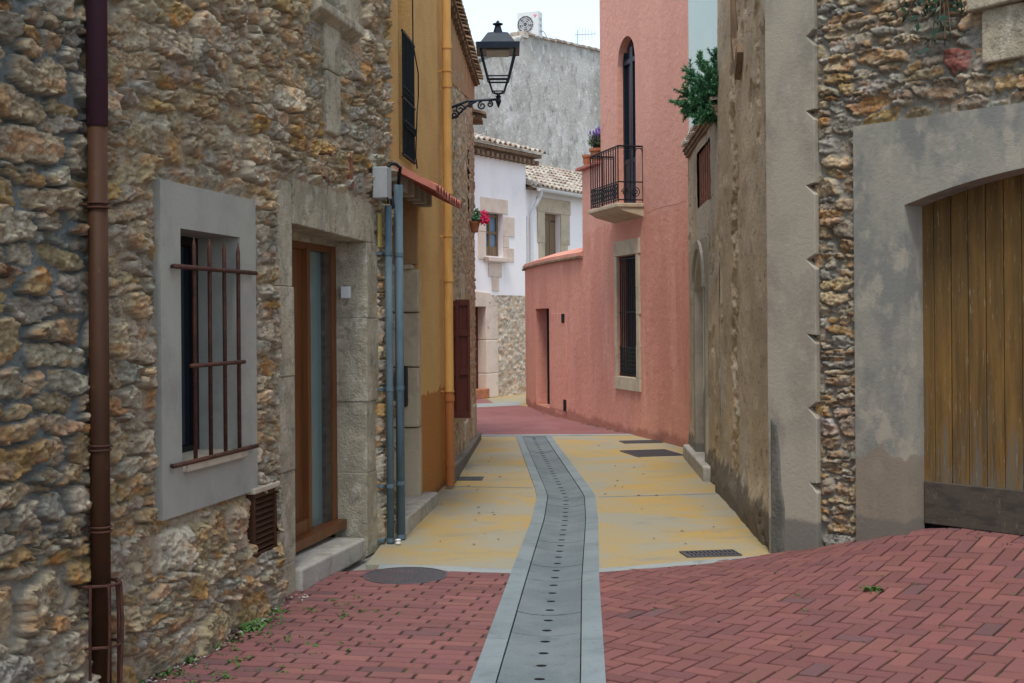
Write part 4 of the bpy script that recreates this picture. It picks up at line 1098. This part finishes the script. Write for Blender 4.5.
for (s0_, z0_, ds_, n_) in ((.05, 3.30, .16, 11), (.3, 1.2, .05, 9), (5.0, 1.9, .06, 9), (3.2, 5.0, .05, 10)):
    pts = [(s0_, z0_)]
    for i in range(n_): pts.append((pts[-1][0]+ds_*rng.uniform(.6, 1.2), pts[-1][1]+rng.uniform(-.03, .015)*(3 if ds_ < .1 else 1)))
    for (a, b_), (c, e) in zip(pts, pts[1:]): m.quad((a, .003, b_-.003), (c, .003, e-.003), (c, .003, e+.003), (a, .003, b_+.003))
m.build('crack', surf('crack_dark', (.30, .13, .10), rough=.9, bumps=()), HP)['kind'] = 'stuff'
# pots on terrace parapet
def pot_at(loc, r, h, name='flower_pot', label='', plant=None):
    t = rooted(name, label, 'flower pot', loc, 'flower pots on the salmon terrace wall')
    MB().lathe(loc, [(r*.7, 0), (r*.95, h*.8), (r*1.1, h*.8), (r*1.1, h), (r*.9, h)], 14).build('pot', 'terracotta', t)
    return t
l1 = WP.T(3.84, -.0, 4.272); l2 = WP.T(4.35, .0, 4.272)
pa = pot_at(l1, .12, .22, label='larger terracotta pot of purple lavender on the salmon terrace wall')
pot_at(l2, .075, .18, label='smaller empty terracotta pot on the salmon terrace wall beside the lavender')
m = MB(); rng = random.Random(4)
for i in range(150):
    an = rng.uniform(0, 6.28); q = rng.uniform(0, .14); b0 = Vector(l1)+Vector((0, 0, .2)); tip = b0+Vector((q*1.3*math.cos(an), q*1.3*math.sin(an), rng.uniform(.12, .3)))
    n_ = Vector((rng.gauss(0, 1), rng.gauss(0, 1), 0)).normalized()*.012
    m.quad(tuple(b0.lerp(tip, .15)-n_), tuple(b0.lerp(tip, .15)+n_), tuple(tip+n_*.6), tuple(tip-n_*.6))
blob_leaves(m, (l1[0], l1[1], l1[2]+.31), (.14, .14, .10), 260, .03, 9)
m.build('leaves', 'lavender_green', pa)
for i in range(16):
    an = rng.uniform(0, 6.28); q = rng.uniform(.02, .15); p = Vector(l1)+Vector((q*math.cos(an), q*math.sin(an), rng.uniform(.40, .54)))
    m = MB(); m.tube([tuple(p+Vector((0, 0, -.12))), tuple(p+Vector((0, 0, -.03))), tuple(p), tuple(p+Vector((0, 0, .03))), tuple(p+Vector((0, 0, .05)))], [.002, .005, .018, .015, .003], 6)
    m.build('flower', 'purple', pa)

# pale blue house behind
HQ = rooted('blue_house', 'pale blue rendered house wall rising beside the salmon house', 'house', (3.5, 17.6, 0))
poly_box([(2.372, 17.255), (7.5, 17.12), (7.5, 22.5), (7.2, 22.5), (7.2, 17.30), (2.372, 17.32)], -.1, 10.2, 'wall', 'pale_blue', HQ)
MB().box((2.80, 17.20, 5.22), (2.83, 17.30, 5.25)).build('wall_hook', 'iron', HQ)

# ================================================================ TAN HOUSE (right)
HD = rooted('tan_house', 'old tan rendered building on the right with rubble strip and arched garage door', 'house', (2.6, 10.5, 0))
def rough_wall(name, w, s0, s1, z0_, z1_, res, holes, mat, parent, amp, top=None, crack=None, seed=0, base=0., foot=0.):
    ns = int((s1-s0)/res)+1; nz = int((z1_-z0_)/res)+1
    s = np.linspace(s0, s1, ns); z = np.linspace(z0_, z1_, nz); Sg, Zg = np.meshgrid(s, z)
    H = base+(fbm(Sg*1.5, Zg*1.1, 4, seed)-.5)*amp*2+(fbm(Sg*12, Zg*9, 4, seed+3)-.5)*amp*.5
    chip = ss(.56, .60, fbm(Sg*5, Zg*3.4, 5, seed+9))*(ss(.4, .55, fbm(Sg*.9, Zg*.6, 2, seed+30)))
    H -= chip*amp*.7*(1+.6*fbm(Sg*30, Zg*30, 3, 2))
    if crack:
        for (cs, wd, za, zb, dp_) in crack:
            q = np.abs(Sg-cs-(fbm(Zg*2.0, Zg*0+3, 4, seed+1)-.5)*wd*2.5)
            H -= ss(wd, wd*.4, q+(fbm(Sg*20, Zg*14, 3, seed+5)-.5)*wd)*dp_*ss(za-.2, za, Zg)*ss(zb+.1, zb, Zg)*(.4+fbm(Sg*25, Zg*25, 3, 5))
    if foot: H += foot*ss(.45, .12, Zg+(fbm(Sg*3, Zg*3, 3, 11)-.5)*.25)
    P = np.zeros((nz, ns, 3))
    for i, si in enumerate(s):
        p, nn, _ = w.fr(si); P[:, i, 0] = p.x+nn.x*H[:, i]; P[:, i, 1] = p.y+nn.y*H[:, i]
    P[:, :, 2] = Zg
    idx = np.arange(ns*nz).reshape(nz, ns)
    F = np.stack([idx[:-1, :-1], idx[:-1, 1:], idx[1:, 1:], idx[1:, :-1]], -1).reshape(-1, 4)
    if w.side < 0: F = F[:, ::-1]
    cs = (Sg[:-1, :-1]+Sg[1:, 1:]).ravel()/2; cz = (Zg[:-1, :-1]+Zg[1:, 1:]).ravel()/2
    keep = np.ones(len(F), bool)
    for (a, b_, c, e) in holes: keep &= ~((cs > a) & (cs < b_) & (cz > c) & (cz < e))
    return fast_mesh(name, P.reshape(-1, 3), F[keep], mat, parent)
rough_wall('wall', WD, .0, 3.46, -.05, 6.8, .016, [], 'tan_render', HD, .022, crack=[(2.25, .24, .3, 7, .05)], seed=3, base=.0, foot=.045)
rough_wall('low_wall', WD, 3.46, 6.86, -.05, 3.80, .016, [(4.70, 5.84, -.1, 2.42), (4.25, 5.65, 3.02, 3.66)], 'tan_render', HD, .016, seed=8, foot=.03)
# niche with arched trim
holed('niche', WD, 4.60, 5.94, .0, 2.62, [(4.74, 5.78, .12, 2.05, .34, .10)], 'corner_render', HD, d=.03, thick=.1)
MB(WD.T).box((4.7, -.22, .1), (5.85, -.065, 2.5)).build('door', 'white_niche', HD)
MB(WD.T).prism([(4.25, -.02), (6.75, -.02), (6.75, .16), (4.25, .16)], -.16, .10).build('doorstep', 'step_concrete', HD, bevel=.025, seg=3)
m = MB(WD.T)
for i in range(17):
    a0 = math.pi*i/17; a1 = math.pi*(i+1)/17
    cx, cz_, r0, r1 = 5.27, 2.08, .55, .66
    m.prism([(cx+r0*math.cos(a0), cz_+r0*.82*math.sin(a0)), (cx+r1*math.cos(a0), cz_+r1*.82*math.sin(a0)), (cx+r1*math.cos(a1), cz_+r1*.82*math.sin(a1)), (cx+r0*math.cos(a1), cz_+r0*.82*math.sin(a1))], 0, .06)
m.build('arch_trim', 'corner_render', HD)
# lattice window and eave on the low part
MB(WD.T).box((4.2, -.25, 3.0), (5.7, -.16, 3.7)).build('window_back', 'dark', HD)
m = MB(WD.T)
for i in range(6): q = 4.28+i*.24; m.box((q, -.15, 3.03), (q+.12, -.02, 3.65))
for i in range(3): z = 3.05+i*.22; m.box((4.26, -.14, z), (5.64, -.03, z+.09))
m.build('brick_lattice', 'lattice', HD)
m = MB(WD.T)
m.box((3.462, -.30, 3.80), (6.92, .045, 3.84)); m.box((3.462, -.28, 3.76), (6.90, .025, 3.80))
for i in range(24): q = 3.47+i*.145; m.box((q, -.05, 3.842), (q+.115, .065, 3.87))
m.build('eave', 'eave', HD, bevel=.006)
m = MB(WD.T); tiles(m, WD, 3.52, 6.9, .08, 3.87, 1.6, .28, pitch=.16, seed=2); m.build('roof', 'tile', HD)
# body
f4 = lambda s, d: WF.T(s, d, 0)[:2]; dd = lambda s, d: WD.T(s, d, 0)[:2]
poly_box([dd(.45, -.35), f4(.45, -.45), f4(4.9, -.45), (7.5, 9), (7.5, dd(3.4, 0)[1]), dd(3.455, -.12), dd(3.455, -.35)], -.1, 6.8, 'house_body', 'tan_render', HD)
m = MB(WD.T); m.quad((3.46, .0, 3.7), (3.46, -.4, 3.7), (3.46, -.4, 6.8), (3.46, 0, 6.8)); m.build('end_wall', 'tan_render', HD)
poly_box([dd(3.46, -.30), (7.5, dd(3.46, 0)[1]), (7.5, 17.1), dd(6.86, -.30)], -.1, 3.75, 'low_body', 'tan_render', HD)
m = MB(WD.T); m.quad((6.86, 0, -.1), (6.86, -.4, -.1), (6.86, -.4, 3.8), (6.86, 0, 3.8)); m.build('low_end_wall', 'tan_render', HD)
# rusty timber trim at the top of the side wall
m = MB(WD.T)
m.prism([(1.55, 4.0), (1.75, 3.80), (2.0, 4.15), (2.05, 6.7), (1.98, 6.7), (1.93, 4.2), (1.75, 3.95), (1.62, 4.08)], .0, .05)
m.build('timber_trim', 'old_wood', HD)
# front face: plaster corner strip with notched edge
pz = [(-.03, -.1), (.405, -.1)]
for yv in (.55, 1.08, 1.61, 2.14, 2.67, 3.20, 3.73):
    pz += [(.405, yv-.07), (.345+.018*math.sin(yv*11), yv), (.405, yv+.02+.03*math.sin(yv*7))]
pz += [(.405, 6.8), (-.03, 6.8)]
co = MB(WF.T).prism(pz, -.3, .035).build('corner_render', 'corner_render', HD, bevel=.004)
# worn damp pad on the corner's foot
m = MB(WF.T); m.prism([(-.0, -.1), (.11, -.1), (.12, .35), (.09, .52), (.075, .8), (.05, .95), (0, 1.0)], .0, .05)
m.build('corner_foot', 'damp', HD, bevel=.015)
PAL_F = [(.46,.35,.20),(.54,.42,.26),(.44,.36,.26),(.42,.39,.33),(.54,.48,.37),(.50,.32,.14),(.38,.36,.31),(.47,.40,.29)]
rubble('rubble_wall', WF, .36, 4.6, -.05, 4.6, .0095, HD, holes=[(.80, 4.7, -.1, 3.0), (1.72, 2.6, 3.33, 3.66)], flats=[(.72, 4.7, -.1, 3.06), (1.6, 2.7, 3.31, 3.8), (.2, .40, -1, 6)], cell=(.25, .085), seed=33, pal=PAL_F,
       mortar=((.33, .31, .26),), depth=.036, gap=.17, tilt=.13, base_d=-.03, specials=[(1.49, 3.40, .085, .085, .1, (.36, .125, .10), .045)])
MB(WF.T).box((4.6, -4, -.3), (11, .0, 6.8)).build('unseen_wall_extension', 'tan_render', HD)  # unseen run of the front, added so light comes more from above
MB(WF.T).box((.36, -.3, 4.6), (4.6, -.0, 6.8)).build('upper_wall', 'tan_render', HD)
holed('garage_surround', WF, .74, 4.6, -.1, 3.04, [(1.14, 3.70, .0, 2.47, .19, .21)], 'garage_render', HD, d=.045, thick=.14)
MB(WF.T).box((1.70, -.1, 3.325), (2.6, .03, 3.665)).build('smooth_stone', 'dressed', HD, bevel=.01)
MB(WF.T).prism([(1.62, 3.66), (2.6, 3.69), (2.6, 3.79), (1.62, 3.74)], -.1, .075).build('window_sill', 'dressed', HD, bevel=.012)
gd_ = MB(WF.T)
rng = random.Random(8); q = 1.10
while q < 3.75:
    wd = .125; gd_.box((q+.003, -.20, .36), (q+wd-.003, -.165+rng.uniform(-.003, .003), 2.9)); q += wd
gdo = gd_.build('garage_door', 'garage_wood', HD, bevel=.004)
MB(WF.T).box((1.10, -.25, .2), (3.75, -.198, 2.9)).build('door_back', 'dark', gdo)
MB(WF.T).box((1.145, -.19, .335), (3.69, -.150, .62)).build('kick_board', 'kick_board', gdo, bevel=.006)
# hanging plant top right
hp = rooted('hanging_plant', 'dark leaved plant hanging over the rubble above the garage door', 'plant', WF.T(1.55, .15, 3.9))
m = MB(); rng = random.Random(12)
pot = WF.T(1.50, .13, 3.78)
MB().lathe((pot[0], pot[1], 3.76), [(.06, 0), (.10, .16), (.11, .18), (.09, .18)], 12).build('pot', 'terracotta', hp)
st = MB()
for i, (ds, dz) in enumerate([(-.30, -.02), (-.13, -.12), (-.04, -.30), (.02, -.18), (.06, -.26), (.10, -.22), (.16, -.05), (-.22, -.05), (.0, -.05), (.2, -.10)]):
    p0 = Vector(WF.T(1.50, .14, 3.92)); p2 = Vector(WF.T(1.50+ds, .22, 3.74+dz)); p1 = (p0+p2)/2+Vector((0, 0, .08))
    pts = [tuple(p0*(1-t)**2+p1*2*t*(1-t)+p2*t*t) for t in np.linspace(0, 1, 6)]; st.tube(pts, .004, 5)
    for k in range(9):
        t = .2+.8*k/8; p = p0*(1-t)**2+p1*2*t*(1-t)+p2*t*t
        a = Vector((rng.gauss(0, .7), rng.gauss(0, .5), rng.uniform(-1.3, -.1))).normalized(); b_ = a.cross(Vector((rng.gauss(0, .4), -1, .2))).normalized()
        l = rng.uniform(.05, .10); m.add([tuple(p), tuple(p+a*l*.4+b_*l*.16), tuple(p+a*l), tuple(p+a*l*.4-b_*l*.16)], [(0, 1, 2, 3)])
m.build('leaves', 'leaf_dark', hp); st.build('stem', 'bark', hp)

# conifer-like bush growing on the low roof
bu = rooted('bush', 'bushy green needle leaved shrub growing over the tiled edge beside the tan house', 'bush', WD.T(3.75, -.15, 3.95))
br = MB(); nd = MB(); rng = random.Random(7)
root = Vector(WD.T(3.72, -.10, 3.80))
def needles(p, d, n, l):
    for _ in range(n):
        a = (d*1.2+Vector((rng.gauss(0, .8), rng.gauss(0, .8), rng.gauss(0, .8)))).normalized(); b_ = a.orthogonal().normalized()
        b_ = (b_*math.cos(rng.uniform(0, 6))+a.cross(b_)*math.sin(rng.uniform(0, 6))).normalized(); q = l*rng.uniform(.6, 1.2)
        nd.quad(tuple(p-b_*.005), tuple(p+b_*.005), tuple(p+a*q+b_*.002), tuple(p+a*q-b_*.002))
tg = []
for (dx, dz) in [(-.46, .22), (-.50, .10), (-.40, .05), (-.32, .30), (-.40, .48), (-.30, .58), (-.20, .42), (-.10, .66), (.0, .60), (.0, .75), (-.15, .25), (.05, .45), (-.22, .10), (.1, .3), (-.28, -.03), (-.12, .0), (.12, .6), (-.05, .15), (-.30, .18), (-.08, .50), (.1, .12)]:
    tg.append(Vector((root.x+dx*.86, root.y+rng.uniform(-.25, .25), root.z+dz*.86)))
for tip in tg:
    mid = root.lerp(tip, .5)+Vector((rng.gauss(0, .03), rng.gauss(0, .03), -.02))
    P = [root*(1-t)**2+mid*2*t*(1-t)+tip*t*t for t in np.linspace(0, 1, 9)]
    br.tube([tuple(p) for p in P], [.012*(1-.8*i/8) for i in range(9)], 5)
    for i in range(3, 9):
        d = (P[i]-P[i-1]).normalized()
        for _ in range(5):
            sd = (d+Vector((rng.gauss(0, .6), rng.gauss(0, .6), rng.gauss(.2, .6)))).normalized(); L_ = rng.uniform(.06, .15)
            br.tube([tuple(P[i]), tuple(P[i]+sd*L_)], [.003, .001], 4, cap=False)
            for k in range(6): needles(P[i]+sd*L_*k/5, sd, 14, .036)
br.build('branch', 'bark', bu); nd.build('needles', 'foliage', bu)

# ================================================================ WHITE HOUSE (end of the alley)
HW = rooted('white_house', 'whitewashed house with stone framed windows and tiled roofs at the end of the alley', 'house', (.3, 30.5, 0))
holed('wall', WW, -6.0, 2.40, 2.28, 5.55, [(.62, 1.36, 3.19, 4.17, 0, .2)], 'whitewash', HW, thick=.1)
rubble('lower_wall', WW, -6.0, 2.42, -.05, 2.31, .03, HW, holes=[(-.45, .62, -.1, 2.06)], cell=(.30, .11), seed=51, mortar=((.46, .37, .28),), depth=.018, mat='rubble_far',
       pal=[(.60,.50,.38),(.68,.58,.46),(.56,.44,.32),(.52,.45,.36)])
holed('wing_wall', WW, 2.40, 9.0, -.05, 4.85, [(3.36, 4.16, 2.6, 4.35, 0, .22)], 'whitewash', HW, d=-.06, thick=.1)
MB(WW.T).box((-6, -3.3, -.1), (2.38, -.35, 5.50)).build('house_body', 'whitewash', HW)
MB(WW.T).box((2.38, -3.25, -.1), (13.0, -.40, 4.80)).build('wing_body', 'whitewash', HW)
MB(WW.T).quad((2.40, 0, 2.2), (2.40, -.4, 2.2), (2.40, -.4, 5.55), (2.40, 0, 5.55)).build('wall_end', 'whitewash', HW)
blocks('window_surround', WW, [(.42, 1.56, 4.17, 4.50), (.20, .62, 3.72, 4.14), (.30, .62, 3.10, 3.72), (1.36, 1.86, 3.66, 4.12), (1.36, 1.60, 3.40, 3.66), (1.36, 1.82, 3.08, 3.40), (.72, 1.28, 2.72, 3.03), (.86, 1.16, 2.40, 2.72)],
       -.05, .02, 'dressed_pink', HW, bevel=.01)
ww = MB(WW.T).box((.62, -.22, 3.19), (1.36, -.17, 4.17)).build('window', 'glass_blue', HW)
m = MB(WW.T)
for a in (.62, .955, 1.29): m.box((a, -.17, 3.19), (a+.07, -.13, 4.17))
for z in (3.19, 3.70, 4.08): m.box((.62, -.17, z), (1.36, -.135, z+.06))
m.box((.68, -.168, 3.25), (1.30, -.14, 3.42))
m.build('frame', 'old_wood', ww)
MB(WW.T).prism([(.55, 3.06), (1.46, 3.06), (1.52, 3.16), (.50, 3.16)], .0, .14).build('window_sill', 'dressed_pink', ww, bevel=.01)
blocks('window_surround', WW, [(3.0, 4.65, 4.35, 4.70), (3.02, 3.36, 3.6, 4.35), (3.08, 3.36, 2.6, 3.6), (4.16, 4.62, 3.6, 4.35), (4.16, 4.50, 2.6, 3.6)], -.1, -.03, 'dressed_tan', HW, bevel=.01)
wx = MB(WW.T).box((3.36, -.30, 2.6), (4.16, -.26, 4.35)).build('window', 'dark', HW)
m = MB(WW.T)
for a, b_ in ((3.36, 3.44), (3.66, 3.86), (3.88, 4.16)): m.box((a, -.26, 2.6), (b_, -.2, 4.2))
m.box((3.36, -.26, 4.15), (4.16, -.2, 4.35)); m.build('frame', 'old_wood', wx)
# doorway with stone surround
blocks('door_jamb', WW, [(.56, 1.06, 0, .55), (.56, 1.06, .55, 1.3), (.56, 1.06, 1.3, 2.06)], -.2, .04, 'dressed_pink', HW, bevel=.02)
m = MB(WW.T); m.prism([(-.6, 2.04), (.56, 2.04), (.80, 2.04), (1.06, 2.06), (.75, 2.36), (-.3, 2.42), (-.6, 2.42)], -.2, .04); m.build('door_arch', 'dressed_pink', HW, bevel=.02)
MB(WW.T).box((-.5, -.26, .0), (.60, -.20, 2.1)).build('door', 'shutter_wood', HW)
MB(WW.T).box((-.3, -.1, 0), (.56, .12, .22)).build('doorstep', 'terracotta', HW, bevel=.02)
m = MB(WW.T); m.box((-6.0, -.2, 5.50), (2.60, .12, 5.56)); m.box((-6.0, -.2, 5.56), (2.72, .26, 5.64))
for i in range(40): q = 2.6-i*.2; m.box((q, .0, 5.40), (q+.1, .20, 5.50))
m.build('eave', 'eave', HW, bevel=.01)
m = MB(WW.T); m.add([(-6, .30, 5.64), (2.75, .30, 5.64), (2.75, -3.3, 6.7), (-6, -3.3, 6.7)], [(0, 1, 2, 3)]); tiles(m, WW, -5.9, 2.75, .36, 5.64, 3.6, .30, pitch=.22, seed=31); m.build('roof', 'tile', HW)
m = MB(WW.T); m.box((2.42, -.3, 4.84), (12, .12, 4.88)); m.build('eave', 'eave', HW)
m = MB(WW.T); m.add([(2.42, .2, 4.86), (13, .2, 4.86), (13, -3.3, 6.20), (2.42, -3.3, 6.20)], [(0, 1, 2, 3)]); tiles(m, WW, 2.5, 12.8, .16, 4.88, 3.4, .385, pitch=.22, seed=32); m.build('roof', 'tile', HW)
m = MB(WW.T)
n = 8; vs = []
for s_ in (2.62, 9.0):
    for i in range(n+1): an = math.pi+math.pi*i/n; vs.append((s_, .23+.075*math.cos(an), 4.86+.075*math.sin(an)))
m.add(vs, [(i, i+1, n+2+i, n+1+i) for i in range(n)]+[tuple(range(n+1))]); m.build('gutter', 'white_plastic', HW)
m = MB(WW.T); m.tube([(2.75, .23, 4.80), (2.75, .16, 4.62), (2.68, .02, 4.35), (2.66, .0, 4.1), (2.66, .0, 2.2)], .045, 10); m.tube([(2.50, -.02, 4.2), (2.50, -.02, 2.0)], .02, 6); m.build('downpipe', 'white_plastic', HW)

# ================================================================ GREY GABLE building behind
GW = Wall([WW.T(0, -3.32, 0)[:2], WW.T(10, -3.32, 0)[:2]], 1)
HG = rooted('grey_gable_house', 'tall building with blank mottled grey gable wall rising behind the white house', 'house', GW.T(8, 0, 0))
pr = [(0, 0), (20, 0), (20, 10.6), (12.6, 10.22), (8.03, 9.90), (5.25, 8.50), (0, 6.4)]
MB(GW.T).prism(pr, -6, 0).build('wall', 'gable', HG)
m = MB(GW.T); rng = random.Random(2)
s_ = 8.1
while s_ < 15:
    z = 9.90+(s_-8.03)*.07 if s_ < 12.6 else 10.22+(s_-12.6)*.05
    j = rng.uniform(-.01, .015); m.box((s_, -.5, z+.01+j), (s_+.40, .08, z+.07+j)); s_ += .41
m.box((7.85, -.4, 9.80), (8.12, .07, 9.98))
m.build('verge_tile', 'tile', HG)
m = MB(GW.T); m.add([(0, .03, 6.45), (8.0, .03, 9.93), (8.0, -.4, 9.93), (0, -.4, 6.45), (0, .03, 6.38), (8, .03, 9.86)], [(0, 1, 2, 3), (0, 1, 5, 4)]); m.build('verge', 'gable', HG)
# air conditioner
ac0 = Vector((.55, 37.6, 9.93))
ac = rooted('air_conditioner', 'white outdoor air conditioner unit on top of the grey gable', 'air conditioner', ac0)
ang = R(-22)
def TA(x, y, z): return (ac0.x+x*math.cos(ang)-y*math.sin(ang), ac0.y+x*math.sin(ang)+y*math.cos(ang), ac0.z+z)
MB(TA).box((-.36, -.0, .0), (.30, .34, .74)).build('case', 'white_plastic', ac, bevel=.015)
fc = (-.10, .37)
m = MB(TA)
for r_ in (.25, .19, .13, .07): m.tube([(fc[0]+r_*math.cos(a), -.015, fc[1]+r_*math.sin(a)) for a in np.linspace(0, 6.2832, 25)], .006, 5)
for k in range(12): a = k*math.pi/6; m.tube([(fc[0]+.05*math.cos(a), -.015, fc[1]+.05*math.sin(a)), (fc[0]+.25*math.cos(a), -.015, fc[1]+.25*math.sin(a))], .004, 5)
m.build('fan_guard', 'white_plastic', ac)
m = MB(TA); m.add([(fc[0]+.25*math.cos(a), -.004, fc[1]+.25*math.sin(a)) for a in np.linspace(0, 6.2832, 25)[:-1]], [tuple(range(24))]); m.build('fan_opening', 'grate', ac)
m = MB(TA)
for k in range(5):
    a = k*2*math.pi/5; m.add([(fc[0]+.05*math.cos(a), -.007, fc[1]+.05*math.sin(a)), (fc[0]+.22*math.cos(a), -.007, fc[1]+.22*math.sin(a)), (fc[0]+.20*math.cos(a+.7), -.012, fc[1]+.20*math.sin(a+.7)), (fc[0]+.06*math.cos(a+.7), -.012, fc[1]+.06*math.sin(a+.7))], [(0, 1, 2, 3)])
m.build('fan_blade', 'box_grey', ac)
m = MB(TA)
for a in (.5, 2.6, 4.7): 
    cx, cz_ = .20+.03*math.cos(a), .60+.03*math.sin(a); m.add([(cx-.022, -.004, cz_), (cx, -.004, cz_+.028), (cx+.022, -.004, cz_), (cx, -.004, cz_-.028)], [(0, 1, 2, 3)])
m.build('logo', 'pink_bloom', ac)
for z in (.15, .32, .5): MB(TA).box((.302, .10, z), (.315, .22, z+.05)).build('valve', 'box_grey', ac)
MB(TA).tube([(.31, .2, .2), (.40, .2, .15), (.5, .22, -.05)], .015, 6).build('hose', 'box_grey', ac)
# antenna
an0 = GW.T(12.3, -.6, 10.16)
at = rooted('antenna', 'thin rooftop television antenna behind the grey gable', 'antenna', an0)
MB().tube([an0, (an0[0], an0[1], an0[2]+.75)], .012, 6).build('mast', 'box_grey', at)
m = MB(); z = an0[2]+.6
m.tube([(an0[0]-.1, an0[1], z), (an0[0]+.6, an0[1]+.1, z+.05)], .01, 6)
for i in range(7): x = an0[0]-.05+i*.1; m.tube([(x, an0[1], z-.22+.02*i), (x, an0[1], z+.28-.02*i)], .006, 5)
m.build('element', 'box_grey', at)

# ================================================================ WEEDS (ground cover)
m = MB(); rng = random.Random(77)
def tuft(x, y, n, sz):
    z = float(ramp(np.array(x), np.array(y)))+.002
    for _ in range(n):
        a = rng.uniform(0, 6.28); q = rng.uniform(.2, 1)*sz; px, py = x+rng.gauss(0, sz*.5), y+rng.gauss(0, sz*.5)
        dx, dy = math.cos(a), math.sin(a); h = q*rng.uniform(.3, 1.0); w_ = q*.28
        m.add([(px, py, z), (px+dx*q*.5-dy*w_, py+dy*q*.5+dx*w_, z+h*.7), (px+dx*q, py+dy*q, z+h*.8), (px+dx*q*.5+dy*w_, py+dy*q*.5-dx*w_, z+h*.6)], [(0, 1, 2, 3)])
for i in range(24):
    s_ = rng.uniform(1.0, 3.1); p = WA.T(s_, rng.uniform(.10, .20), 0); tuft(p[0], p[1], rng.randint(6, 18), rng.uniform(.03, .07))
for i in range(150):
    s_ = rng.uniform(.8, 3.6); p = WA.T(s_, .12+abs(rng.gauss(0, .4)), 0)
    if p[0] < -.3: tuft(p[0], p[1], rng.randint(4, 9), rng.uniform(.014, .034))
for i in range(70): tuft(rng.uniform(.6, 3.2), rng.uniform(5.8, 8.8), rng.randint(3, 7), rng.uniform(.012, .028))
tuft(2.08, 7.55, 40, .06)
for i in range(24): p = WP.T(rng.uniform(2.5, 7.5), .05, 0); tuft(p[0], p[1], 5, .035)
w_ = m.build('weeds', 'weed'); w_['kind'] = 'stuff'; w_['label'] = 'small green weeds growing in the paver joints and wall foot'
m = MB(); rng = random.Random(19)
for i in range(46):
    x, y = (rng.uniform(-.75, -.1), rng.uniform(9.4, 18)) if i % 2 else (rng.uniform(.9, 1.9), rng.uniform(9.6, 18))
    a = rng.uniform(0, 6.28); l = rng.uniform(.010, .026); dx, dy = math.cos(a)*l, math.sin(a)*l
    m.add([(x-dx, y-dy, .006), (x+dy*.5, y-dx*.5, .013), (x+dx, y+dy, .008), (x-dy*.5, y+dx*.5, .012)], [(0, 1, 2, 3)])
w_ = m.build('dry_leaves', 'old_wood'); w_['kind'] = 'stuff'; w_['label'] = 'tiny dry leaves scattered on the yellow paving'
# crumbly mortar fillet along the foot of the near wall
m = MB(); rng = random.Random(5)
for i in range(260):
    s_ = rng.uniform(.8, 3.6); p = WA.T(s_, rng.uniform(.06, .17), rng.uniform(-.01, .02)); r_ = rng.uniform(.004, .016)
    c = Vector(p); vs = []
    for (x, y, z) in ((1,0,0),(-1,0,0),(0,1,0),(0,-1,0),(0,0,1),(0,0,-1)): vs.append(tuple(c+Vector((x, y, z*.6))*r_*rng.uniform(.6, 1.2)))
    m.add(vs, [(0, 2, 4), (2, 1, 4), (1, 3, 4), (3, 0, 4), (2, 0, 5), (1, 2, 5), (3, 1, 5), (0, 3, 5)])
w_ = m.build('gravel', 'step_concrete'); w_['kind'] = 'stuff'; w_['label'] = 'loose mortar crumbs along the foot of the rubble wall'
